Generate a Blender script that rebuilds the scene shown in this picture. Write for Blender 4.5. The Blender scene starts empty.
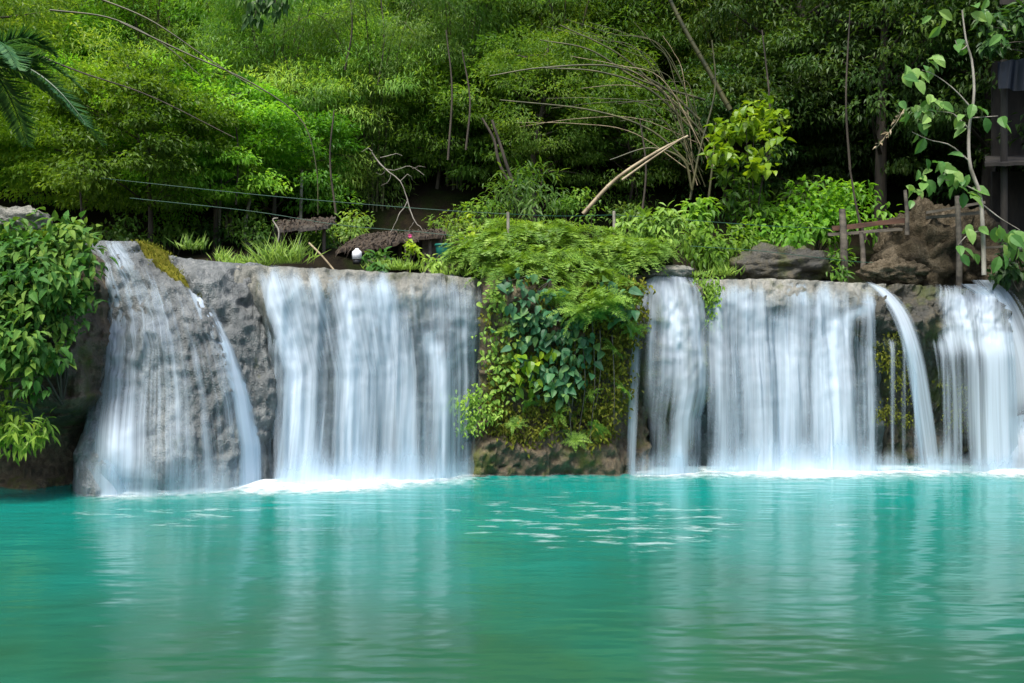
import bpy, math, random
import numpy as np
from mathutils import Vector
scene = bpy.context.scene
COL = scene.collection
rng = np.random.default_rng(7)
F, CZ, HZ = 995.0, 2.64, 330.0          # focal length in pixels, eye height, horizon row

# ------------------------------------------------------------------ helpers
def W(px, py, Y):
    return np.array([(px - 512) / F * Y, Y, CZ + (HZ - py) / F * Y])
def lerp_tab(tab, x):
    t = np.array(tab, float)
    return np.interp(x, t[:, 0], t[:, 1])
def unit(a):
    return a / np.maximum(np.linalg.norm(a, axis=-1, keepdims=True), 1e-9)
def hash3(i, j, k, s):
    h = (i * 374761393 + j * 668265263 + k * 2147483647 + s * 974634541) & 0xFFFFFFFF
    h = ((h ^ (h >> 13)) * 1274126177) & 0xFFFFFFFF
    h = ((h ^ (h >> 16)) * 2246822519) & 0xFFFFFFFF
    return ((h ^ (h >> 13)) & 0xFFFF) / 65535.0
def vnoise(p, s=0):
    p = np.asarray(p, float)
    i = np.floor(p).astype(np.int64); f = p - i
    f = f * f * (3 - 2 * f); r = 0
    for a in (0, 1):
        for b in (0, 1):
            for c in (0, 1):
                w = (f[..., 0] if a else 1 - f[..., 0]) * (f[..., 1] if b else 1 - f[..., 1]) * (f[..., 2] if c else 1 - f[..., 2])
                r = r + w * hash3(i[..., 0] + a, i[..., 1] + b, i[..., 2] + c, s)
    return r * 2 - 1
def fbm(p, s=0, o=4, g=0.5):
    r, a, q = 0, 1.0, np.asarray(p, float)
    for k in range(o):
        r = r + a * vnoise(q, s + k * 17); a *= g; q = q * 2.03 + 11.3
    return r

class MB:
    """collects vertices and faces; build() links them as one mesh object"""
    def __init__(self):
        self.V = []; self.Fq = []; self.R = []; self.M = []; self.n = 0
    def add(self, V, Fc, rnd=None, mat=0):
        V = np.asarray(V, float).reshape(-1, 3); Fc = np.asarray(Fc, np.int64)
        self.V.append(V); self.Fq.append(Fc + self.n); self.n += len(V)
        self.R.append(np.full(len(Fc), 0.5) if rnd is None else np.asarray(rnd, float))
        self.M.append(np.full(len(Fc), mat, np.int32))
    def mesh(self, name, mats, smooth=False):
        me = bpy.data.meshes.new(name)
        V = np.concatenate(self.V)
        me.vertices.add(len(V)); me.vertices.foreach_set('co', V.astype(np.float32).ravel())
        tot = np.concatenate([np.full(len(f), f.shape[1], np.int64) for f in self.Fq])
        idx = np.concatenate([f.ravel() for f in self.Fq])
        me.loops.add(len(idx)); me.loops.foreach_set('vertex_index', idx.astype(np.int32))
        me.polygons.add(len(tot))
        st = np.concatenate([[0], np.cumsum(tot)[:-1]])
        me.polygons.foreach_set('loop_start', st.astype(np.int32))
        me.polygons.foreach_set('material_index', np.concatenate(self.M))
        me.polygons.foreach_set('use_smooth', np.full(len(tot), smooth))
        a = me.attributes.new('rnd', 'FLOAT', 'FACE'); a.data.foreach_set('value', np.concatenate(self.R).astype(np.float32))
        for m in (mats if isinstance(mats, (list, tuple)) else [mats]): me.materials.append(m)
        me.update(calc_edges=True)
        return me
    def build(self, name, mats, parent=None, smooth=False, loc=None):
        o = bpy.data.objects.new(name, self.mesh(name, mats, smooth)); COL.objects.link(o)
        if loc is not None: o.location = loc
        if parent is not None: o.parent = parent
        return o
def tag(o, label=None, cat=None, group=None, kind=None):
    if label: o['label'] = label
    if cat: o['category'] = cat
    if group: o['group'] = group
    if kind: o['kind'] = kind
    return o
def empty(name, loc, label, cat, group=None, rz=0, sc=1):
    o = bpy.data.objects.new(name, None); COL.objects.link(o)
    o.location = loc; o.rotation_euler = (0, 0, rz); o.scale = (sc, sc, sc) if np.isscalar(sc) else sc
    o.empty_display_size = .2
    return tag(o, label, cat, group)
def inst(name, me, parent):
    o = bpy.data.objects.new(name, me); COL.objects.link(o); o.parent = parent; return o
def tube(mb, pts, rad, n=6, rnd=None, mat=0, cap=True):
    P = np.asarray(pts, float); k = len(P); rad = np.broadcast_to(np.asarray(rad, float), (k,))
    T = unit(np.gradient(P, axis=0)); ref = np.array([0, 0, 1.]) if abs(T[0][2]) < .9 else np.array([0, 1., 0])
    A = unit(np.cross(T, ref)); B = np.cross(T, A)
    th = np.arange(n) * 2 * np.pi / n
    V = P[:, None] + rad[:, None, None] * (np.cos(th)[None, :, None] * A[:, None] + np.sin(th)[None, :, None] * B[:, None])
    i = np.arange(k - 1)[:, None] * n; j = np.arange(n)[None]; j2 = (j + 1) % n
    Fc = np.stack([i + j, i + j2, i + n + j2, i + n + j], -1).reshape(-1, 4)
    mb.add(V, Fc, None if rnd is None else np.full(len(Fc), rnd), mat)
    if cap:
        for e, o in ((0, P[0]), (k - 1, P[-1])):
            b = mb.n; ring = V[e]
            mb.add(np.vstack([ring, [o]]), np.stack([np.arange(n), (np.arange(n) + 1) % n, np.full(n, n)], -1), None, mat)
def curve(pts, n=16):
    """smooth Catmull-Rom resample"""
    P = np.asarray(pts, float); P = np.vstack([2 * P[0] - P[1], P, 2 * P[-1] - P[-2]])
    out = []; m = len(P) - 3
    for t in np.linspace(0, m - 1e-6, n):
        i = int(t); f = t - i; a, b, c, d = P[i:i + 4]
        out.append(.5 * (2 * b + (c - a) * f + (2 * a - 5 * b + 4 * c - d) * f * f + (3 * b - a - 3 * c + d) * f ** 3))
    return np.array(out)
def box(mb, c, s, R=None, rnd=None, mat=0, jit=0):
    q = np.array([[x, y, z] for x in (-.5, .5) for y in (-.5, .5) for z in (-.5, .5)]) * np.array(s)
    if jit: q = q + rng.normal(0, jit, q.shape)
    if R is not None: q = q @ np.asarray(R).T
    Fc = [[0, 1, 3, 2], [4, 6, 7, 5], [0, 4, 5, 1], [2, 3, 7, 6], [0, 2, 6, 4], [1, 5, 7, 3]]
    mb.add(q + np.array(c), Fc, None if rnd is None else np.full(6, rnd), mat)
def leaves(mb, P, D, N, L, Wd, fold=.25, droop=.15, rnd=None, mat=0):
    n = len(P); D = unit(D); S = unit(np.cross(D, N)); N = np.cross(S, D)
    L = np.broadcast_to(L, (n,))[:, None]; Wd = np.broadcast_to(Wd, (n,))[:, None]
    m = P + D * L * .42
    V = np.stack([P, m + S * Wd / 2 + N * Wd * fold, P + D * L - N * L * droop, m - S * Wd / 2 + N * Wd * fold], 1)
    mb.add(V, np.arange(4 * n).reshape(n, 4), rng.random(n) if rnd is None else rnd, mat)
def big_leaves(mb, P, D, N, L, Wd, rnd=None, prof=((0, .06), (.18, .8), (.42, 1), (.72, .62), (1, .02)), droop=.3, fold=.22, mat=0):
    n = len(P); D = unit(D); S = unit(np.cross(D, N)); N = np.cross(S, D)
    L = np.broadcast_to(L, (n,))[:, None]; Wd = np.broadcast_to(Wd, (n,))[:, None]
    rows = []
    for t, w in prof:
        c = P + D * L * t - N * L * droop * t * t
        rows += [c + S * Wd / 2 * w + N * Wd * fold * w, c, c - S * Wd / 2 * w + N * Wd * fold * w]
    V = np.stack(rows, 1); k = len(prof)
    q = []
    for r in range(k - 1):
        q += [[3 * r, 3 * r + 1, 3 * r + 4, 3 * r + 3], [3 * r + 1, 3 * r + 2, 3 * r + 5, 3 * r + 4]]
    q = np.array(q); Fc = (np.arange(n)[:, None, None] * (3 * k) + q[None]).reshape(-1, 4)
    r = rng.random(n) if rnd is None else rnd
    mb.add(V, Fc, np.repeat(r, len(q)), mat)
def rdir(n): return unit(rng.normal(size=(n, 3)))
UP = np.array([0, 0, 1.])

# ------------------------------------------------------------------ materials
LEAF = 1.5
def newmat(name):
    m = bpy.data.materials.new(name); m.use_nodes = True
    nt = m.node_tree; nt.nodes.clear()
    return m, nt, nt.nodes.new('ShaderNodeOutputMaterial')
def nd(nt, typ, **kw):
    n = nt.nodes.new(typ)
    for k, v in kw.items():
        if k.startswith('i_'): n.inputs[k[2:].replace('_', ' ')].default_value = v
        else: setattr(n, k, v)
    return n
def ramp(nt, stops):
    r = nt.nodes.new('ShaderNodeValToRGB'); e = r.color_ramp.elements
    while len(e) < len(stops): e.new(.5)
    for x, (p, c) in zip(e, stops): x.position = p; x.color = (*c, 1)
    return r
def math_(nt, op, a, b=None, c=None, clamp=False):
    n = nt.nodes.new('ShaderNodeMath'); n.operation = op; n.use_clamp = clamp
    for i, v in enumerate((a, b, c)):
        if v is None: continue
        if isinstance(v, (int, float)): n.inputs[i].default_value = v
        else: nt.links.new(v, n.inputs[i])
    return n.outputs[0]
def mixc(nt, f, a, b):
    n = nt.nodes.new('ShaderNodeMix'); n.data_type = 'RGBA'
    for s, v in ((0, f), (6, a), (7, b)):
        if isinstance(v, (int, float)): n.inputs[s].default_value = v
        elif isinstance(v, tuple): n.inputs[s].default_value = (*v, 1)
        else: nt.links.new(v, n.inputs[s])
    return n.outputs[2]
def noise_pos(nt, scale, detail=5, vec=(1, 1, 1), rough=.55):
    g = nd(nt, 'ShaderNodeNewGeometry'); mp = nd(nt, 'ShaderNodeMapping'); mp.inputs['Scale'].default_value = vec
    nt.links.new(g.outputs['Position'], mp.inputs[0])
    n = nd(nt, 'ShaderNodeTexNoise'); n.inputs['Scale'].default_value = scale; n.inputs['Detail'].default_value = detail
    n.inputs['Roughness'].default_value = rough
    nt.links.new(mp.outputs[0], n.inputs['Vector']); return n.outputs[0]
def leaf_mat(name, dark, mid, light, trans=.45, rough=.5, spec=.3):
    var = .7 if name in ('yellow_green_leaves', 'bamboo_leaves', 'mid_green_leaves', 'dark_green_leaves') else .12
    dark, mid, light = (tuple(x * LEAF for x in c) for c in (dark, mid, light))
    m, nt, out = newmat(name)
    at = nd(nt, 'ShaderNodeAttribute', attribute_name='rnd')
    oi = nd(nt, 'ShaderNodeObjectInfo')
    v = math_(nt, 'ADD', at.outputs['Fac'], math_(nt, 'MULTIPLY_ADD', oi.outputs['Random'], .3, -.15), clamp=True)
    r = ramp(nt, [(0, dark), (.5, mid), (1, light)]); nt.links.new(v, r.inputs[0])
    hv = nd(nt, 'ShaderNodeHueSaturation'); nt.links.new(r.outputs[0], hv.inputs['Color'])
    nt.links.new(math_(nt, 'MULTIPLY_ADD', oi.outputs['Random'], var, 1 - var / 2), hv.inputs['Value'])
    rnd2 = math_(nt, 'FRACT', math_(nt, 'MULTIPLY', oi.outputs['Random'], 37.3)); nt.links.new(math_(nt, 'MULTIPLY_ADD', rnd2, .05 * var, .5 - .008 * var), hv.inputs['Hue'])
    p = nd(nt, 'ShaderNodeBsdfPrincipled'); nt.links.new(hv.outputs[0], p.inputs['Base Color'])
    p.inputs['Roughness'].default_value = rough; p.inputs['Specular IOR Level'].default_value = spec
    t = nd(nt, 'ShaderNodeBsdfTranslucent')
    hs = nd(nt, 'ShaderNodeMix', data_type='RGBA', blend_type='MULTIPLY'); hs.inputs[0].default_value = 1
    nt.links.new(hv.outputs[0], hs.inputs[6]); hs.inputs[7].default_value = (1.7, 1.6, .7, 1)
    nt.links.new(hs.outputs[2], t.inputs[0])
    mx = nd(nt, 'ShaderNodeMixShader'); mx.inputs[0].default_value = trans
    nt.links.new(p.outputs[0], mx.inputs[1]); nt.links.new(t.outputs[0], mx.inputs[2]); nt.links.new(mx.outputs[0], out.inputs[0])
    return m
def rock_mat(name, c1, c2, c3, moss=None, moss_lo=.55, moss_hi=.7, rough=.5, scale=1.0, bump=.5, spec=.5, vert=.45, wet=None):
    m, nt, out = newmat(name)
    n1 = noise_pos(nt, 1.3 * scale, 8, (1, 1, vert), .62); n2 = noise_pos(nt, 9 * scale, 6, (1, 1, .6), .65); n3 = noise_pos(nt, 34 * scale, 4)
    a = math_(nt, 'ADD', math_(nt, 'MULTIPLY', n1, .5), math_(nt, 'ADD', math_(nt, 'MULTIPLY', n2, .32), math_(nt, 'MULTIPLY', n3, .18)))
    r = ramp(nt, [(.36, c1), (.5, c2), (.64, c3)]); nt.links.new(a, r.inputs[0]); col = r.outputs[0]
    if moss:
        nm = noise_pos(nt, 2.1 * scale, 7, (1, 1, .7), .6)
        f = nd(nt, 'ShaderNodeMapRange', i_From_Min=moss_lo, i_From_Max=moss_hi); nt.links.new(nm, f.inputs[0])
        mc = mixc(nt, n2, tuple(x * .55 for x in moss), tuple(x * 1.35 for x in moss))
        col = mixc(nt, f.outputs[0], col, mc)
    if wet:
        g = nd(nt, 'ShaderNodeNewGeometry'); sz = nd(nt, 'ShaderNodeSeparateXYZ'); nt.links.new(g.outputs['Position'], sz.inputs[0])
        wf_ = math_(nt, 'ADD', sz.outputs['Z'], math_(nt, 'MULTIPLY', math_(nt, 'SUBTRACT', n1, .5), 1.4))
        wr = nd(nt, 'ShaderNodeMapRange', i_From_Min=wet[1], i_From_Max=wet[0]); nt.links.new(wf_, wr.inputs[0])
        col = mixc(nt, wr.outputs[0], col, mixc(nt, n2, tuple(x * .5 for x in wet[2]), tuple(x * 1.6 for x in wet[2])))
    p = nd(nt, 'ShaderNodeBsdfPrincipled'); nt.links.new(col, p.inputs['Base Color'])
    rr = nd(nt, 'ShaderNodeMapRange', i_From_Min=.3, i_From_Max=.7, i_To_Min=rough - .15, i_To_Max=rough + .25); nt.links.new(n2, rr.inputs[0]); nt.links.new(rr.outputs[0], p.inputs['Roughness'])
    p.inputs['Specular IOR Level'].default_value = spec
    hb = math_(nt, 'ADD', math_(nt, 'MULTIPLY', n2, 1.0), math_(nt, 'MULTIPLY', n3, .5))
    b = nd(nt, 'ShaderNodeBump', i_Strength=bump, i_Distance=.12); nt.links.new(hb, b.inputs['Height']); nt.links.new(b.outputs[0], p.inputs['Normal'])
    nt.links.new(p.outputs[0], out.inputs[0]); return m
def plain_mat(name, c1, c2, rough=.7, scale=6, vec=(1, 1, 1), bump=.3):
    m, nt, out = newmat(name)
    n = noise_pos(nt, scale, 5, vec); r = ramp(nt, [(.35, c1), (.65, c2)]); nt.links.new(n, r.inputs[0])
    p = nd(nt, 'ShaderNodeBsdfPrincipled'); nt.links.new(r.outputs[0], p.inputs['Base Color']); p.inputs['Roughness'].default_value = rough
    b = nd(nt, 'ShaderNodeBump', i_Strength=bump, i_Distance=.03); nt.links.new(n, b.inputs['Height']); nt.links.new(b.outputs[0], p.inputs['Normal'])
    nt.links.new(p.outputs[0], out.inputs[0]); return m
def veil_mat():
    m, nt, out = newmat('falling_water')
    uv = nd(nt, 'ShaderNodeUVMap', uv_map='flow'); d = nd(nt, 'ShaderNodeAttribute', attribute_name='dens').outputs['Fac']
    def nz(su, sv, det):
        mp = nd(nt, 'ShaderNodeMapping'); mp.inputs['Scale'].default_value = (su, sv, 1); nt.links.new(uv.outputs[0], mp.inputs[0])
        n = nd(nt, 'ShaderNodeTexNoise', noise_dimensions='2D'); n.inputs['Scale'].default_value = 1; n.inputs['Detail'].default_value = det
        n.inputs['Distortion'].default_value = .15
        nt.links.new(mp.outputs[0], n.inputs['Vector']); return n.outputs[0]
    s = math_(nt, 'ADD', math_(nt, 'MULTIPLY', nz(2.3, .18, 2), .56), math_(nt, 'ADD', math_(nt, 'MULTIPLY', nz(8, .25, 2), .32), math_(nt, 'MULTIPLY', nz(30, .5, 2), .12)))
    a = math_(nt, 'ADD', d, math_(nt, 'MULTIPLY', math_(nt, 'SUBTRACT', s, .5), 1.85), clamp=True)
    a = math_(nt, 'MULTIPLY', a, math_(nt, 'MULTIPLY', d, 5, clamp=True))
    a = math_(nt, 'MULTIPLY', a, .93, clamp=True)
    df = nd(nt, 'ShaderNodeBsdfDiffuse'); df.inputs[0].default_value = (.63, .735, .84, 1)
    tl = nd(nt, 'ShaderNodeBsdfTranslucent'); tl.inputs[0].default_value = (.63, .735, .84, 1)
    mx = nd(nt, 'ShaderNodeMixShader'); mx.inputs[0].default_value = .3; nt.links.new(df.outputs[0], mx.inputs[1]); nt.links.new(tl.outputs[0], mx.inputs[2])
    tr = nd(nt, 'ShaderNodeBsdfTransparent'); nt.links.new(mixc(nt, math_(nt, 'MULTIPLY', a, 2.5, clamp=True), (1., 1., 1.), (.86, .95, .98)), tr.inputs[0])
    m2 = nd(nt, 'ShaderNodeMixShader'); nt.links.new(a, m2.inputs[0]); nt.links.new(tr.outputs[0], m2.inputs[1]); nt.links.new(mx.outputs[0], m2.inputs[2])
    nt.links.new(m2.outputs[0], out.inputs[0]); return m
def foam_mat():
    m, nt, out = newmat('white_foam')
    d = nd(nt, 'ShaderNodeAttribute', attribute_name='dens').outputs['Fac']
    n = noise_pos(nt, 5, 5, (1, 1, 1)); a = math_(nt, 'ADD', d, math_(nt, 'MULTIPLY', math_(nt, 'SUBTRACT', n, .5), 1.2), clamp=True)
    a = math_(nt, 'MULTIPLY', a, math_(nt, 'MULTIPLY', d, 3, clamp=True))
    df = nd(nt, 'ShaderNodeBsdfDiffuse'); df.inputs[0].default_value = (.84, .9, .93, 1); tr = nd(nt, 'ShaderNodeBsdfTransparent')
    m2 = nd(nt, 'ShaderNodeMixShader'); nt.links.new(a, m2.inputs[0]); nt.links.new(tr.outputs[0], m2.inputs[1]); nt.links.new(df.outputs[0], m2.inputs[2])
    nt.links.new(m2.outputs[0], out.inputs[0]); return m

BASE_TAB = [(-80, 494), (60, 493), (170, 492), (230, 490), (260, 487), (300, 486), (350, 484), (420, 481), (490, 478), (560, 476), (640, 474), (720, 472.5), (870, 472), (1100, 472)]
def Yb(px): return CZ * F / (lerp_tab(BASE_TAB, px) - HZ)

def water_mat():
    m, nt, out = newmat('turquoise_pool_water')
    g = nd(nt, 'ShaderNodeNewGeometry'); sp = nd(nt, 'ShaderNodeSeparateXYZ'); nt.links.new(g.outputs['Position'], sp.inputs[0])
    n0 = noise_pos(nt, .35, 3)
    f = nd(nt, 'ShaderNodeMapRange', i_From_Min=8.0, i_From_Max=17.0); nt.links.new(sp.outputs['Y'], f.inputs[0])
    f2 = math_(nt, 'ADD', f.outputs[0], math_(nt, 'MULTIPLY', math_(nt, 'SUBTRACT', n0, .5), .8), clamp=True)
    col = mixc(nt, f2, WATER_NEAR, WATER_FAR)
    # drifting foam streaks: two patches on the pool
    def patch(cx, cy, rx, ry):
        a = math_(nt, 'DIVIDE', math_(nt, 'SUBTRACT', sp.outputs['X'], cx), rx); b = math_(nt, 'DIVIDE', math_(nt, 'SUBTRACT', sp.outputs['Y'], cy), ry)
        q = math_(nt, 'ADD', math_(nt, 'MULTIPLY', a, a), math_(nt, 'MULTIPLY', b, b))
        return math_(nt, 'SUBTRACT', 1, q, clamp=True)
    fm = noise_pos(nt, 1.0, 6, (1.5, 3.6, 1), .65)
    msk = math_(nt, 'ADD', patch(-4.7, 14.2, 2.9, 1.9), math_(nt, 'ADD', patch(.6, 14.2, 2.9, 3.4), math_(nt, 'MULTIPLY', patch(3.4, 13.4, 3.5, 2.6), .7)), clamp=True)
    th = math_(nt, 'MULTIPLY_ADD', msk, .24, -.76)     # threshold falls inside the patches
    fo = math_(nt, 'MULTIPLY', math_(nt, 'ADD', fm, th), 5, clamp=True)
    fo = math_(nt, 'MULTIPLY', math_(nt, 'MULTIPLY', fo, msk), .62, clamp=True)
    col = mixc(nt, fo, col, (.75, .86, .88))
    p = nd(nt, 'ShaderNodeBsdfPrincipled'); nt.links.new(col, p.inputs['Base Color'])
    p.inputs['Roughness'].default_value = .14; p.inputs['IOR'].default_value = 1.45; p.inputs['Specular IOR Level'].default_value = .5
    w1 = noise_pos(nt, 1, 2, (.7, 1.9, 1)); w2 = noise_pos(nt, 1, 1, (2.2, 5.0, 1)); w3 = noise_pos(nt, 1, 1, (6, 12, 1))
    h = math_(nt, 'ADD', math_(nt, 'MULTIPLY', w1, 1.0), math_(nt, 'ADD', math_(nt, 'MULTIPLY', w2, .3), math_(nt, 'MULTIPLY', w3, .03)))
    b = nd(nt, 'ShaderNodeBump', i_Strength=1.0, i_Distance=.026); nt.links.new(h, b.inputs['Height']); nt.links.new(b.outputs[0], p.inputs['Normal'])
    nt.links.new(p.outputs[0], out.inputs[0]); return m
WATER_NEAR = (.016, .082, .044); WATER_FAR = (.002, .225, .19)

M = {}
M['veil'] = veil_mat(); M['foam'] = foam_mat(); M['water'] = water_mat()
M['grey_rock'] = rock_mat('wet_grey_travertine', (.05, .058, .06), (.135, .147, .147), (.28, .29, .28), rough=.45, moss=(.10, .11, .03), moss_lo=.66, moss_hi=.76, bump=.8)
M['column_rock'] = rock_mat('mossy_column_rock', (.03, .035, .028), (.09, .09, .06), (.20, .19, .13), rough=.45, moss=(.10, .11, .02), moss_lo=.48, moss_hi=.62, bump=.8)
M['lip_rock'] = rock_mat('pale_travertine_lip', (.05, .055, .045), (.15, .15, .125), (.30, .29, .25), moss=(.06, .07, .012), moss_lo=.55, moss_hi=.68, wet=(2.75, 3.35, (.035, .05, .05)))
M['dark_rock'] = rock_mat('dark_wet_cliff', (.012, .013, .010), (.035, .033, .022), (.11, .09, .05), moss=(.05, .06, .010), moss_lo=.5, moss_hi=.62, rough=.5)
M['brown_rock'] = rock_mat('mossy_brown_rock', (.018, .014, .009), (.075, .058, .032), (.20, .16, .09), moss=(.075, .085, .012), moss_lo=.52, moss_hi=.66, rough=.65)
M['bank_rock'] = rock_mat('brown_bank_rock', (.035, .028, .018), (.13, .10, .062), (.30, .24, .15), moss=(.09, .10, .015), moss_lo=.55, moss_hi=.68, rough=.7, bump=.8)
M['earth'] = rock_mat('dry_brown_earth', (.02, .016, .010), (.072, .058, .036), (.20, .165, .115), rough=.85, spec=.1, bump=.9, vert=1)
M['soil'] = rock_mat('forest_soil', (.005, .0045, .003), (.011, .009, .006), (.022, .018, .010), rough=.9, spec=.05, moss=(.010, .015, .004), moss_lo=.45, moss_hi=.6, scale=.6)  # soil colour darkened so that it carries the shade under the trees
M['moss'] = rock_mat('yellow_moss', (.055, .056, .008), (.115, .11, .014), (.20, .185, .03), rough=.85, spec=.05, bump=.35)
M['bark'] = plain_mat('brown_bark', (.02, .016, .011), (.075, .06, .042), .85, 5, (1, 1, .25), .6)
M['pale_bark'] = plain_mat('pale_grey_bark', (.13, .12, .09), (.34, .31, .26), .8, 7, (1, 1, .3), .5)
M['culm'] = plain_mat('bamboo_culm', (.025, .03, .010), (.09, .085, .03), .5, 3, (1, 1, 1), .1)
M['dead_culm'] = plain_mat('dead_bamboo', (.17, .13, .07), (.36, .29, .18), .6, 4, (1, 1, 1), .1)
M['wood'] = plain_mat('weathered_wood', (.05, .042, .033), (.15, .125, .095), .8, 8, (.3, 1, 1), .5)
M['rust_wood'] = plain_mat('reddish_brown_plank', (.05, .022, .013), (.13, .06, .035), .75, 6, (.3, 1, 1), .4)
M['thatch'] = plain_mat('brown_thatch', (.016, .011, .007), (.06, .042, .025), .9, 14, (1, .4, 1), .8)  # brown thatch, with the shade of the hill trees put into its colour
M['tin'] = plain_mat('grey_roof_sheet', (.022, .018, .014), (.07, .058, .046), .6, 5, (1, 1, 1), .2)  # grey lowered as well: tree shade over the lean-to is in this colour
M['dark_wood'] = plain_mat('dark_timber', (.010, .008, .006), (.028, .023, .017), .85, 6, (1, 1, .3), .4)
M['wire'] = plain_mat('green_wire', (.003, .05, .03), (.006, .075, .045), .5, 3)
M['green_plastic'] = plain_mat('green_plastic', (.004, .10, .075), (.008, .15, .11), .4, 3, bump=0)
M['white_plastic'] = plain_mat('white_plastic', (.65, .66, .68), (.78, .79, .8), .4, 3, bump=0)
M['black_plastic'] = plain_mat('black_plastic', (.012, .012, .013), (.02, .02, .022), .4, 3, bump=0)
M['tarp'] = plain_mat('dark_blue_tarp', (.003, .006, .014), (.006, .011, .024), .5, 3, bump=.4)
M['pink'] = plain_mat('pink_petals', (.35, .02, .12), (.55, .05, .2), .6, 9, bump=0)

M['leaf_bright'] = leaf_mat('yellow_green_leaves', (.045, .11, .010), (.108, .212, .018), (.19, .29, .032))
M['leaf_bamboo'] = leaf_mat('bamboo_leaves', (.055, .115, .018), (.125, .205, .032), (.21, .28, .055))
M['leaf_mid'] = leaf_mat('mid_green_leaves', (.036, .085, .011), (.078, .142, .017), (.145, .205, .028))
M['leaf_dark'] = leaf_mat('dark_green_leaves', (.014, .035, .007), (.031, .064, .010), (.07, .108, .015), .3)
M['leaf_palm'] = leaf_mat('palm_leaflets', (.014, .05, .016), (.028, .085, .028), (.06, .13, .04), .25, .4)
M['leaf_bush'] = leaf_mat('broad_bush_leaves', (.016, .055, .009), (.038, .105, .018), (.11, .17, .024), .25, .6, .2)
M['leaf_vine'] = leaf_mat('blue_green_vine_leaves', (.014, .055, .022), (.03, .10, .042), (.10, .17, .04), .22, .5, .3)
M['leaf_fern'] = leaf_mat('fern_fronds', (.06, .125, .018), (.115, .205, .028), (.20, .29, .05), .3)
M['leaf_lime'] = leaf_mat('lime_round_leaves', (.07, .14, .008), (.135, .215, .012), (.22, .29, .02), .35, .4)
M['leaf_sap'] = leaf_mat('sapling_leaves', (.04, .11, .025), (.085, .175, .04), (.17, .26, .07), .35, .4)
M['leaf_moss'] = leaf_mat('small_moss_plants', (.035, .04, .006), (.08, .09, .012), (.14, .15, .018), .2, .7, .1)
M['grass'] = leaf_mat('grass_blades', (.06, .12, .012), (.11, .19, .018), (.17, .25, .03), .35)

# ------------------------------------------------------------------ ground
def sst(a, b, x):
    t = np.clip((x - a) / (b - a), 0, 1); return t * t * (3 - 2 * t)
def zground(x, y):
    x = np.asarray(x, float); y = np.asarray(y, float)
    px = 512 + F * x / np.maximum(y, 6)
    edge = Yb(np.clip(px, -80, 1100)) + 2.3
    plate = 3.35 + .9 * sst(0, 3.2, y - edge) + .45 * sst(3, 7, y - edge) + np.maximum(y - 25.5, 0) * .62 * sst(24.5, 29, y)
    plate = plate + np.clip((x - 3) / 8, 0, 1) * .25 * sst(20, 23, y)
    side = sst(9.6, 11.2, np.abs(x))
    pool = -1.8 + side * 5.0 + (3.3 * sst(-6, -10, -(-y)) if False else 0)
    back = sst(-5, -8, y)
    pool = pool + (1 - side) * back * 2.6
    w = sst(-.25, .15, y - edge)
    return pool * (1 - w) + np.maximum(plate, pool) * w
xs = np.concatenate([np.linspace(-45, -14, 30), np.linspace(-13.5, 13.5, 130), np.linspace(14, 45, 30)])
ys = np.concatenate([np.linspace(-30, 14, 40), np.linspace(14.3, 24, 90), np.linspace(24.4, 75, 80)])
GX, GY = np.meshgrid(xs, ys)
GZ = zground(GX, GY)
GP = np.stack([GX, GY, GZ], -1)
GZ = GZ + fbm(GP * .5, 3, 4) * np.where((GY > 21) | (np.abs(GX) > 11), .22, .05)
mb = MB(); ny, nx = GX.shape
ii = (np.arange(ny - 1)[:, None] * nx + np.arange(nx - 1)[None])
mb.add(np.stack([GX, GY, GZ], -1), np.stack([ii, ii + 1, ii + nx + 1, ii + nx], -1).reshape(-1, 4))
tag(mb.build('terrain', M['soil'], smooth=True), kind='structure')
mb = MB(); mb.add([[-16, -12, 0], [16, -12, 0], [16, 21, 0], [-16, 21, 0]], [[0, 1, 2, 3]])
tag(mb.build('pool_water', M['water']), kind='structure')

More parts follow.
